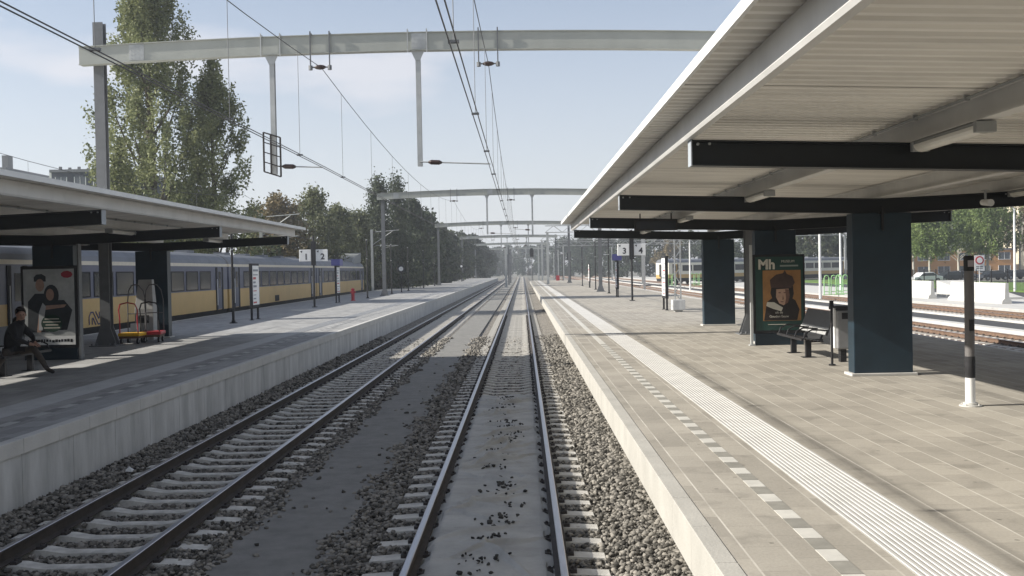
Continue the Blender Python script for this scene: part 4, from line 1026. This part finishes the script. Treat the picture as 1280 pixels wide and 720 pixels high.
b = MB(); b.add([(-.30,-.16,0),(.30,-.16,0),(.30,.2,0),(-.30,.2,0),(-.30,-.16,1.0),(.30,-.16,1.0),(-.22,.0,1.95),(.22,.0,1.95),(.22,.2,1.95),(-.22,.2,1.95),(.30,.2,1.0),(-.30,.2,1.0)],
      [(0,1,5,4),(4,5,7,6),(1,2,10,5),(5,10,8,7),(2,3,11,10),(10,11,9,8),(3,0,4,11),(11,4,6,9),(6,7,8,9),(0,3,2,1)])
b.build('body', mat('machine_grey', (.34,.34,.33), .5, .1, 4), t, bevel=.01)
b = MB(); b.box(-.16,.16,-.175,-.165,.55,.80); b.build('slot_panel', BLACKM, t)
b = MB(); b.box(-.33,-.12,-.5,-.2,0,.55); b.build('white_box', WHITEP, t, bevel=.02)

# ---------------------------------------------------------------- person
def skin_chain(nodes, edges, name, sub=2):
    me = bpy.data.meshes.new(name); me.from_pydata([n_[0] for n_ in nodes], edges, []); o = bpy.data.objects.new(name, me); COL.objects.link(o)
    sk = o.modifiers.new('s', 'SKIN'); sk.use_smooth_shade = True
    for i, n_ in enumerate(nodes):
        r_ = n_[1]; me.skin_vertices[0].data[i].radius = r_ if isinstance(r_, tuple) else (r_, r_)
    me.skin_vertices[0].data[0].use_root = True
    sb_ = o.modifiers.new('u', 'SUBSURF'); sb_.levels = sub; sb_.render_levels = sub
    bpy.context.view_layer.update()
    m_ = bpy.data.meshes.new_from_object(o.evaluated_get(bpy.context.evaluated_depsgraph_get())); bpy.data.objects.remove(o)
    return m_
def person():
    t = thing('person', 'person in black hooded jacket and brown trousers sitting hunched at the left edge', 'person', (-10.98, 21.7, PZ))
    J = {'pel': ((0,0,.50),.155), 'spine': ((.10,-.05,.72),.195), 'chest': ((.22,-.08,.95),.205), 'neck': ((.31,-.12,1.13),.07), 'head0': ((.345,-.15,1.22),.085), 'head1': ((.365,-.165,1.30),.092), 'head2': ((.36,-.15,1.37),.07),
         'shR': ((.20,-.27,1.02),.10), 'elR': ((.36,-.42,.80),.058), 'wrR': ((.55,-.26,.68),.04), 'haR': ((.62,-.22,.66),.04),
         'shL': ((.24,.12,1.02),.10), 'elL': ((.44,.16,.80),.058), 'wrL': ((.57,-.04,.68),.04), 'haL': ((.63,-.10,.665),.04),
         'hipR': ((.05,-.11,.50),.11), 'knR': ((.18,-.52,.50),.08), 'anR': ((.02,-.70,.10),.05), 'toR': ((.14,-.80,.045),.042),
         'hipL': ((.08,.10,.50),.11), 'knL': ((.55,.02,.54),.08), 'anL': ((.80,.02,.11),.05), 'toL': ((.98,-.05,.045),.042)}
    ks = list(J); ix = {k: i for i, k in enumerate(ks)}
    E = [('pel','spine'),('spine','chest'),('chest','neck'),('neck','head0'),('head0','head1'),('head1','head2'),('chest','shR'),('shR','elR'),('elR','wrR'),('wrR','haR'),('chest','shL'),('shL','elL'),('elL','wrL'),('wrL','haL'),
         ('pel','hipR'),('hipR','knR'),('knR','anR'),('anR','toR'),('pel','hipL'),('hipL','knL'),('knL','anL'),('anL','toL')]
    # five fingers per hand, each its own chain from the palm
    for sd, base, d, side in (('R', Vector((.62,-.22,.66)), Vector((.9,.3,-.35)).normalized(), Vector((-.3,.9,0)).normalized()), ('L', Vector((.63,-.10,.665)), Vector((.9,-.3,-.35)).normalized(), Vector((.3,.9,0)).normalized())):
        for k in range(5):
            off = (k-1.8)*.019; ln = (.045,.07,.078,.072,.055)[k]; dd = d if k else (d*.5+side*-.8).normalized()
            a = base+side*off+d*(.0 if k == 0 else .03); kk = 'f%s%d' % (sd, k)
            J[kk+'a'] = (tuple(a), .0095); J[kk+'b'] = (tuple(a+dd*ln*.55+Vector((0,0,-.005))), .009); J[kk+'c'] = (tuple(a+dd*ln+Vector((0,0,-.025))), .0075)
            E += [('ha'+sd, kk+'a'), (kk+'a', kk+'b'), (kk+'b', kk+'c')]
    ks = list(J); ix = {k: i for i, k in enumerate(ks)}
    me = skin_chain([J[k] for k in ks], [(ix[a], ix[b_]) for a, b_ in E], 'body', 2)
    SK = mat('skin', (.30,.17,.12), .55, .06, 8); JK = mat('jacket_black', (.012,.012,.014), .85, .3, 14, bump=.3); TR = mat('trousers_brown', (.05,.040,.033), .85, .25, 12, bump=.2); SH = mat('shoe_black', (.015,.014,.014), .5, .1)
    for m_ in (SK, JK, TR, SH): me.materials.append(m_)
    for p in me.polygons:
        c = p.center
        if c.z > 1.17: k = 0
        elif c.x > .575 and .60 < c.z < .72 and c.y < .02 and c.y > -.36 : k = 0
        elif c.z < .085: k = 3
        elif (c.z < .50) or (c.z < .62 and (c.x > .36 and c.z < .60 or c.y < -.34)) : k = 2
        else: k = 1
        p.material_index = k
    o = bpy.data.objects.new('body', me); COL.objects.link(o); o.parent = t
    # hair and hood
    b = MB(); hc = Vector((.335,-.14,1.345))
    bm = bmesh.new(); bmesh.ops.create_icosphere(bm, subdivisions=3, radius=1)
    for v in bm.verts:
        v.co = Vector((v.co.x*.115, v.co.y*.108, v.co.z*.125))
    m2 = bpy.data.meshes.new('hair'); 
    dl = [v for v in bm.verts if (v.co.x > .045 and v.co.z < .055) or v.co.z < -.10]; bmesh.ops.delete(bm, geom=dl, context='VERTS')
    bm.to_mesh(m2); bm.free(); m2.materials.append(mat('hair_dark', (.015,.011,.009), .6, .3, 60))
    h = bpy.data.objects.new('hair', m2); COL.objects.link(h); h.parent = t; h.location = hc; h.rotation_euler = (0,0,R(-55))
    sld = h.modifiers.new('t', 'SOLIDIFY'); sld.thickness = .015
    # face
    fd = Vector((math.cos(R(-55)), math.sin(R(-55)), -.12)).normalized(); sd = Vector((-fd.y, fd.x, 0)).normalized(); fc = Vector((.362,-.16,1.285))
    b = MB()
    for s in (-1,1):
        p = fc+fd*.088+sd*s*.032+Vector((0,0,.015)); b.disc(p, .011, fd, .008, 10)
    b.tube([fc+fd*.088-sd*.022+Vector((0,0,-.055)), fc+fd*.093+Vector((0,0,-.052)), fc+fd*.088+sd*.022+Vector((0,0,-.055))], .005, 6)
    b.build('eyes_and_mouth', BLACKM, o)
    b = MB(); b.tube([fc+fd*.085+Vector((0,0,.02)), fc+fd*.112+Vector((0,0,-.018)), fc+fd*.088+Vector((0,0,-.03))], [.008,.014,.010], 8)
    for s in (-1,1): b.disc(fc+sd*s*.093-fd*.005, .028, sd, .016, 12)
    b.build('nose_and_ears', SK, o)
    b = MB(); b.tube([(.20,-.02,1.08),(.24,-.05,1.15),(.30,-.09,1.16),(.36,-.15,1.14),(.40,-.19,1.11)], [.09,.115,.11,.075,.04], 12); b.build('hood', JK, t, smooth=True)
person()

# ---------------------------------------------------------------- haze
b = MB(); b.box(-880, 880, -150, 1500, -1.6, 60)
hz_o = b.build('haze', []); hm = bpy.data.materials.new('haze_air'); hm.use_nodes = True; hn = hm.node_tree.nodes; hn.remove(hn['Principled BSDF'])
pv = hn.new('ShaderNodeVolumePrincipled'); pv.inputs['Color'].default_value = (.86,.91,.97,1); pv.inputs['Density'].default_value = .0006; pv.inputs['Anisotropy'].default_value = .2
hm.node_tree.links.new(pv.outputs[0], hn['Material Output'].inputs['Volume']); hz_o.data.materials.clear(); hz_o.data.materials.append(hm); stuff(hz_o)
# ---------------------------------------------------------------- trees
def leaf_cloud(C, N, size, orient=None):
    n = len(C)
    u = rng.normal(size=(n,3)); u /= np.linalg.norm(u, axis=1)[:,None]; v = np.cross(u, rng.normal(size=(n,3))); v /= np.linalg.norm(v, axis=1)[:,None]
    s = size*rng.uniform(.6, 1.3, (n,1)); a = u*s; b_ = v*s*.62
    V = np.stack([C-a, C-b_*.9, C+a, C+b_*.9], 1).reshape(-1,3); Fq = np.arange(4*n).reshape(n,4); return V, Fq
def envelope(kind, t_):
    if kind == 'poplar': return np.interp(t_, [0,.08,.25,.5,.72,.88,1], [.35,.8,1,.88,.62,.36,.08])
    if kind == 'spire': return np.interp(t_, [0,.15,.4,.7,1], [.6,1,.9,.55,.08])
    return np.sqrt(np.clip(1-(2*t_-.85)**2*.75, .04, 1))
def tree(name, kind, x, y, h, wd, base, leafm, label, group, nclump=220, per=90, leaf=.16, barkm=None, z=-.25, lean=0, clump=.9, mesh_only=False, depth=1.0):
    t = thing(name, label, 'tree', (x,y,z), 0, group)
    C = []; cc = []
    for _ in range(nclump):
        f = random.random()**(.85); r_ = wd/2*float(envelope(kind, f))*math.sqrt(random.uniform(.08, 1)); a = random.uniform(0, 2*math.pi)
        bump_ = 1+.22*math.sin(a*3+f*9)+.15*math.sin(a*5-f*17)
        c = np.array([r_*math.cos(a)*bump_+lean*f*h, r_*math.sin(a)*bump_*depth, base+(h-base)*f]); cc.append(c)
        if kind == 'willow':
            k = per; st = rng.normal(0, clump*.55, (max(3, per//14), 3)); st[:,2] *= .4
            ids = rng.integers(0, len(st), k); dz = rng.uniform(0, 1, k)**.8*random.uniform(1.0, 2.6)
            pts = c+st[ids]+np.stack([rng.normal(0,.09,k), rng.normal(0,.09,k), -dz], 1)
        else:
            sx = clump*(.55 if kind == 'poplar' else .8); pts = c+np.stack([rng.normal(0,sx*.6,per), rng.normal(0,sx*.6,per), rng.normal(0,clump*(.85 if kind in ('poplar','spire') else .5),per)], 1)
            if kind == 'poplar': pts[:,0] += (pts[:,2]-c[2])*np.sign(c[0])*.12
        C.append(pts)
    C = np.concatenate(C); V, Fq = leaf_cloud(C, None, leaf); np_mesh('crown', V, Fq, leafm, t)
    b = MB(); rb = max(.10, h*.016); top = h*.93
    b.tube([(lean*h*f, .12*math.sin(f*6), (top)*f) for f in np.linspace(0,1,9)], [rb*(1-.88*f)+.015 for f in np.linspace(0,1,9)], 8); tr_ = b.build('trunk', barkm or BARK, t, smooth=True)
    b = MB()
    for c in random.sample(cc, min(len(cc), 46)):
        zs = max(base*.5, c[2]-(abs(c[0])+abs(c[1]))*(1.6 if kind in ('poplar','spire') else .7)-.4); f = zs/h
        p0_ = (lean*h*f, .12*math.sin(f*6), zs); mid = ((p0_[0]*.45+c[0]*.55), (p0_[1]*.45+c[1]*.55), (zs*.6+c[2]*.4)+.2)
        b.tube([p0_, mid, tuple(c)], [rb*.38*(1-f*.6), rb*.22*(1-f*.5), .015], 5, cap=False)
    b.build('limbs', barkm or BARK, tr_)
    return t
G1 = leaf_mat('poplar_leaves', (.07,.092,.035), (.33,.345,.17), .5)
G2 = leaf_mat('dark_leaves', (.032,.046,.028), (.10,.12,.065), .35)
G3 = leaf_mat('autumn_leaves', (.08,.075,.035), (.27,.205,.11), .25)
G4 = leaf_mat('willow_leaves', (.07,.115,.028), (.25,.31,.11), .5)
G5 = leaf_mat('mid_leaves', (.06,.075,.035), (.20,.21,.105), .3)
G6 = leaf_mat('far_leaves', (.02,.034,.018), (.055,.075,.038), .12)
PG = 'tall poplars behind the train'
tree('poplar_tree', 'poplar', -25.2, 70, 25.0, 8.2, 1.5, G1, 'tallest poplar with its top out of the picture, directly right of the big portal post', PG, 430, 125, .12, clump=.60)
tree('poplar_tree', 'poplar', -21.6, 72, 17.8, 6.3, 1.2, G1, 'lower slender poplar with gaps in its crown, right edge of the poplar group', PG, 200, 100, .12, clump=.55)
tree('poplar_tree', 'poplar', -28.9, 74, 12.5, 3.6, 1.2, G1, 'short poplar just left of the big portal post, against the sky', PG, 110, 100, .13, clump=.65)
def line_tree(px, Y, ytop, w_px): # helper for the woods: pixel column and top to world size
    hz = 337-(px-653)*.0192; return (px-653)/1280*Y, 2.8+(hz-ytop)*Y/1280+.25, w_px*Y/1280
WG = 'trees of the wood behind the train'
wood = [(322,100,262,50,'broad',G5),(350,98,248,60,'broad',G3),(392,104,243,64,'broad',G5),(425,112,262,46,'broad',G5),(447,120,268,40,'broad',G5),
        (474,125,236,34,'spire',G2),(497,128,231,34,'spire',G2),(516,140,256,34,'broad',G2),(535,155,270,32,'broad',G2),(549,175,283,28,'broad',G2),(562,200,291,24,'broad',G2),(578,235,294,24,'broad',G2),(592,270,297,20,'broad',G6),(604,310,306,18,'broad',G6),(613,360,313,16,'broad',G6)]
desc = ['small green tree peeping over the train roof at the left of the wood', 'orange brown autumn tree behind the end of the left canopy', 'dark green tree with a high rounded top right of the autumn tree', 'green tree above the 1 and 2 signs', 'low green tree left of the two tall spires',
        'tall dark spire-shaped tree, left of the pair beside the second portal post', 'tall dark spire-shaped tree, right of the pair behind the second portal beam', 'dark tree stepping down just right of the tall spires', 'dark tree second right of the tall spires', 'dark tree by the third portal post', 'dark tree left of the farthest portals',
        'dark tree in the receding row, fourth from its far end', 'hazy tree in the receding row, third from its far end', 'hazy tree in the receding row, last but one', 'last hazy tree of the receding row']
for (px, Y, yt, wp, kd, lm), d in zip(wood, desc):
    X_, h_, w_ = line_tree(px, Y, yt, wp)
    tree('spire_tree' if kd == 'spire' else 'broadleaf_tree', kd, X_, Y, h_, w_*1.12, .6, lm, d, WG, 120 if Y < 130 else 90, 90, .17 if Y < 130 else .26+Y*.0004, clump=h_*.075)
# understorey mass along the railway boundary
n = 30000; yy = rng.uniform(95, 420, n)**1.0; xx = -22.3-rng.uniform(0, 3.2, n); hh = 5.4+1.2*np.sin(yy*.21)+.8*np.sin(yy*.57)
C = np.stack([xx, yy, rng.uniform(-.3, 1, n)*hh], 1); V, Fq = leaf_cloud(C, None, .42)
stuff(np_mesh('undergrowth', V, Fq, G2), 'dense dark undergrowth below the trees along the left side', 'undergrowth')
b = MB(); y = 112
while y < 400:
    b.box(-21.6,-21.4,y+.03,y+3.97,-.3,3.4); b.box(-21.7,-21.32,y-.08,y+.03,-.3,3.5); y += 4
tag(b.build('noise_barrier', mat('barrier_dark_green', (.025,.035,.032), .8, .3, 1.5)), 'long dark green noise barrier below the trees beyond the left tracks', 'noise barrier')
# far centre wood
FG = 'hazy trees at the end of the line'
k = 0
for i, (px, Y, yt, wp) in enumerate([(622,520,310,26),(640,560,309,28),(660,540,308,30),(682,500,305,30),(706,420,300,34),(732,380,298,38)]):
    X_, h_, w_ = line_tree(px, Y, yt, wp)
    tree('broadleaf_tree', 'broad', X_, Y, h_, w_*1.15, .4, G6, 'hazy far tree closing the view ahead, %s from the left' % ['first','second','third','fourth','fifth','sixth'][i], FG, 70, 60, .6, clump=h_*.09, z=-.3)
YG = 'trees behind the yard'
YT = [(756,330,297,40,G6),(784,300,296,40,G6),(812,300,292,44,G2),(842,290,300,40,G3),(868,290,292,44,G2),(900,270,296,46,G6),(940,240,290,50,G6),(985,210,282,56,G5),(1022,200,268,58,G2),(1062,205,262,60,G5),(1108,230,262,60,G2)]
for i, (px, Y, yt, wp, lm) in enumerate(YT):
    X_, h_, w_ = line_tree(px, Y, yt, wp)
    tree('broadleaf_tree', 'broad', X_, Y, h_, w_*1.1, .6, lm, 'yard background tree, %s of the row counted from the left' % ['first','second','third','fourth','fifth','sixth','seventh','eighth','ninth','tenth','eleventh'][i], YG, 90, 80, .34, clump=h_*.085)
# willows at the right
VG = 'pale green street trees behind the white barriers'
WT = [(1160,150,262,58,'light green tree directly right of the big pillar'),(1196,158,252,60,'drooping green tree behind the grey column'),(1232,150,245,66,'large drooping green tree right of the grey column'),(1272,152,256,50,'thin yellowing tree at the right picture edge'),(1140,175,262,50,'green tree mostly hidden behind the big pillar')]
for px, Y, yt, wp, d in WT:
    X_, h_, w_ = line_tree(px, Y, yt, wp)
    tree('willow_tree', 'willow', X_, Y, h_, w_, 5.2, G4 if 'yellow' not in d else G3, d, VG, 130 if 'thin' not in d else 34, 130, .16, BARKB, z=0, clump=1.0)

# ---------------------------------------------------------------- far buildings
def building(name, label, x0, x1, y0, y1, h, wallm, floors, cols, extra=None, face='y', z=-.3):
    t = thing(name, label, 'building', (x0,y0,z), 0)
    b = MB(); b.box(0,x1-x0,0,y1-y0,0,h); b.build('wall', wallm, t)
    b = MB(); b.box(-.2,x1-x0+.2,-.2,y1-y0+.2,h,h+.35); rf = b.build('roof', mat('roof_edge_grey', (.16,.165,.18), .7, .1), t)
    fh = h/floors; cw = (x1-x0)/cols
    for i in range(floors):
        for j in range(cols):
            b = MB(); a = cw*(j+.22); b.box(a, a+cw*.56, -.03, -.002, fh*i+fh*.3, fh*i+fh*.82); w_ = b.build('window', GLASSD, t)
            b = MB(); b.box(a-.08,a-.001,-.06,0,fh*i+fh*.3,fh*i+fh*.82); b.box(a+cw*.56+.001,a+cw*.56+.08,-.06,0,fh*i+fh*.3,fh*i+fh*.82); b.box(a-.1,a+cw*.56+.1,-.12,0,fh*i+fh*.3-.1,fh*i+fh*.3-.001); b.box(a+cw*.27,a+cw*.29,-.05,-.031,fh*i+fh*.3,fh*i+fh*.82); b.build('frame', WHITEP, w_)
    return t, rf
CRMW = mat('cream_wall', (.60,.54,.40), .85, .08, .5); ORW = mat('orange_wall', (.50,.27,.12), .85, .1, .5); SLW = mat('slate_wall', (.05,.06,.08), .8, .12, .6); WHW = mat('white_wall', (.68,.68,.66), .85, .06, .5)
building('apartment_building', 'tall cream apartment building at the right picture edge behind the trees', 104, 140, 215, 235, 19, CRMW, 6, 9)
building('brick_building', 'low orange building glimpsed between the trunks of the street trees', 74, 98, 205, 222, 5.2, ORW, 2, 6)
t, rf = building('slate_building', 'dark slate flat-roofed building seen above the left canopy, left of the tall post', -59.7, -50, 130, 165, 16.6, SLW, 5, 4)
b = MB(); b.box(-.3,-.02,0,35,0,16.6); b.add([(-9,0,13.9),(-.3,0,16.0),(-.3,0,0),(-9,0,0),(-9,10,13.9),(-.3,10,16.0),(-.3,10,0),(-9,10,0)], [(0,1,2,3),(7,6,5,4),(0,4,5,1),(1,5,6,2),(2,6,7,3),(3,7,4,0)]); b.build('white_gable', WHW, t)
b = MB()
for k in range(7): b.box(1.2*k+.5,1.2*k+.8,1,1.3,16.55,16.55+random.uniform(.4,.9))
b.tube([(7,4,16.5),(7,4,18.5)], .06, 6); b.build('chimney_pots', STEELD, rf)
t, rf = building('grey_building', 'grey block with a stub chimney at the far left above the canopy', -90, -64.6, 128, 150, 16.8, mat('grey_wall', (.26,.26,.27), .8, .1, .6), 5, 6)
b = MB(); b.box(24.0,24.8,2,3.2,17.1,18.9); b.build('chimney', STEELD, rf)

# ---------------------------------------------------------------- right hand street side
for i, (x, y0, y1, h) in enumerate([(31.3, 78.5, 88, 1.35), (31.3, 66.5, 75, 1.35)]):
    b = MB(); n_ = 4; st = (y1-y0)/n_
    pr = [(-.35,0),(.35,0),(.30,.22),(.16,.34),(.11,h),(-.11,h),(-.16,.34),(-.30,.22)]
    for k in range(n_): b.prism(pr, y0+st*k+.02-y0, y0+st*(k+1)-.02-y0)
    tag(b.build('concrete_barrier', CONC_W, loc=(x,y0,-.02), bevel=.02), 'white concrete barrier beyond the yard tracks, the %s of two' % ['farther', 'nearer'][i], 'barrier', 'white concrete barriers')
b = MB(); b.add([(0,0,0),(0,9,0),(2.6,9,0),(2.6,0,0),(0,0,.15),(0,9,1.3),(2.6,9,1.3),(2.6,0,.15)], [(0,1,2,3),(7,6,5,4),(0,4,5,1),(1,5,6,2),(2,6,7,3),(3,7,4,0)])
tag(b.build('ramp', CONC_W, loc=(33.4,74,-.02)), 'sloping white concrete ramp behind the barriers', 'ramp')
def car(x, y, m, label, rz=0):
    t = thing('parked_car', label, 'car', (x,y,-.0), rz, 'cars parked under the street trees')
    pr = [(-2.1,.35),(-2.05,.75),(-1.35,.88),(-.75,1.38),(.75,1.42),(1.5,.95),(2.1,.85),(2.15,.35)]
    b = MB(); b.prism([(a, c) for a, c in pr], -.85, .85, axis='y') if False else b.add([(a,-.85,c) for a,c in pr]+[(a,.85,c) for a,c in pr], [tuple(range(8)), tuple(range(15,7,-1))]+[(i,i+8,(i+1)%8+8,(i+1)%8) for i in range(8)]); b.build('body', m, t, bevel=.06)
    for s in (-1,1):
        b = MB(); yy = s*.862; q = [(-1.15,.92),(-.70,1.30),(.68,1.33),(1.25,.95)]; a = sorted((s*.852,yy)); b.add([(p,a[0],c) for p,c in q]+[(p,a[1],c) for p,c in q], [(0,1,2,3),(7,6,5,4),(0,4,5,1),(1,5,6,2),(2,6,7,3),(3,7,4,0)]); b.build('window', GLASSD, t)
        for wx in (-1.35,1.35):
            b = MB(); b.tube([(wx,s*.72,.32),(wx,s*.88,.32)], .32, 16); wh = b.build('wheel', BLACKM, t)
            b = MB(); b.tube([(wx,s*.87,.32),(wx,s*.895,.32)], .19, 12); b.build('rim', GREYM, wh)
    b = MB(); b.box(2.12,2.17,-.75,-.45,.62,.76); b.box(2.12,2.17,.45,.75,.62,.76); b.build('headlight', WHITEP, t)
    b = MB(); b.add([(1.52,-.7,.97),(1.52,.7,.97),(.82,.62,1.40),(.82,-.62,1.40)], [(0,1,2,3)]); o = b.build('windscreen', GLASSD, t); o.location = (.02,0,.03)
CW_ = mat('car_white', (.75,.75,.75), .25, .0, spec=.6); CD_ = mat('car_dark', (.03,.035,.045), .25, .0, spec=.6); CS_ = mat('car_silver', (.35,.36,.38), .3, .0, metal=.4)
for i, (px, Y, m_, lb) in enumerate([(1154,138,CW_,'white car parked under the trees just right of the big pillar'),(1185,142,CD_,'dark car parked between tree trunks left of the grey column'),(1200,150,CS_,'silver car under the trees behind the grey column'),(1238,146,CD_,'dark car parked right of the round road sign'),(1266,150,CD_,'dark car nearest the right picture edge')]):
    car((px-653)/1280*Y, Y, m_, lb, rz=R(10))
t = thing('road_sign', 'round red and white road sign with a plate, just right of the grey column top', 'road sign', (41.3,93,0))
b = MB(); b.tube([(0,0,0),(0,0,3.3)], .05, 8); b.box(-.45,.45,-.04,-.02,1.9,3.3); b.build('post_and_plate', WHITEP, t)
b = MB(); b.disc((0,-.06,2.85), .38, (0,1,0), .03, 24); d = b.build('red_disc', RED, t); b = MB(); b.disc((0,-.08,2.85), .26, (0,1,0), .012, 24); b.build('white_disc', WHITEP, d)
b = MB(); b.box(-.3,.3,-.045,-.041,2.1,2.16); b.box(-.3,.3,-.045,-.041,2.25,2.31); b.build('lettering', BLACKM, t)
t = thing('mesh_fence', 'black mesh fence between the pavement and the road at the far right', 'fence', (41,78,0))
b = MB()
for z in (.1,1.0,1.9): b.bar((0,0,z),(0,30,z),.03)
for k in range(120): b.bar((0,k*.25,.1),(0,k*.25,1.9),.010)
b.build('mesh', BLACKM, t)
for k in range(11):
    b = MB(); b.box(-.04,.04,k*3-.04,k*3+.04,0,2.05); b.build('post', BLACKM, t)
# yard lamp posts and bicycle stands
def street_lamp(x, y, h, label, arm=1.0):
    t = thing('street_lamp', label, 'street lamp', (x,y,0), 0, 'white street lamps beyond the yard')
    b = MB(); b.tube([(0,0,0),(0,0,h)], [.12,.08], 10); b.build('pole', mat('lamp_white', (.66,.67,.66), .5, .05), t)
    b = MB(); b.tube([(0,0,h),(-arm*.5,0,h+.25),(-arm,0,h+.3)], .05, 8); b.box(-arm-.5,-arm,-.14,.14,h+.22,h+.34); b.build('lamp_head', GREYM, t)
street_lamp(25.4-1.5, 82.5, 8.0, 'thick white lamp pole seen left through the gap between the advertisement and the pillar', .8)
street_lamp(32.2, 104, 8.5, 'white lamp pole seen right of the green racks between advertisement and pillar', 1.0)
street_lamp(18.4+1.2, 120, 6, 'white pole in the yard left of the farther pillar', .8)
street_lamp(44, 92, 7.4, 'white lamp pole behind the mesh fence on the far right', .8)
def rack(x, y, label):
    t = thing('bicycle_rack', label, 'bicycle rack', (x,y,0), 0, 'green bicycle racks')
    for k in range(3):
        b = MB(); xx = k*.62; b.tube([(xx,0,0),(xx,0,1.5),(xx+.08,0,1.7),(xx+.22,0,1.76),(xx+.36,0,1.7),(xx+.44,0,1.5),(xx+.44,0,0)], .045, 8); b.tube([(xx,0,.9),(xx+.44,0,.9)], .035, 6); b.tube([(xx,0,.3),(xx+.44,0,.3)], .035, 6); b.build('hoop', GREENP, t)
    b = MB(); b.box(-.1,1.8,-.06,.06,0,.06); b.build('base', GREENP, t)
rack(27.0, 92, 'light green bicycle rack seen in the gap just left of the big pillar'); rack(29.0, 95, 'light green bicycle rack farther back in the gap by the big pillar'); rack(24.6, 150, 'green bicycle rack in front of the white and yellow train')
rack(20.7,150,'green bicycle rack between the 4 sign and the yard train')
# small red buffer post and ground signals far along the right
b = MB(); b.box(-.3,.3,-.1,.1,0,.9); b.box(-.28,.28,-.12,-.1,.6,.8); b.box(-.1,.1,-.12,.5,0,.2)
tag(b.build('buffer_stop', RED, loc=(6.2,180,PZ)), 'small red barrier at the far end of the right platform', 'barrier')
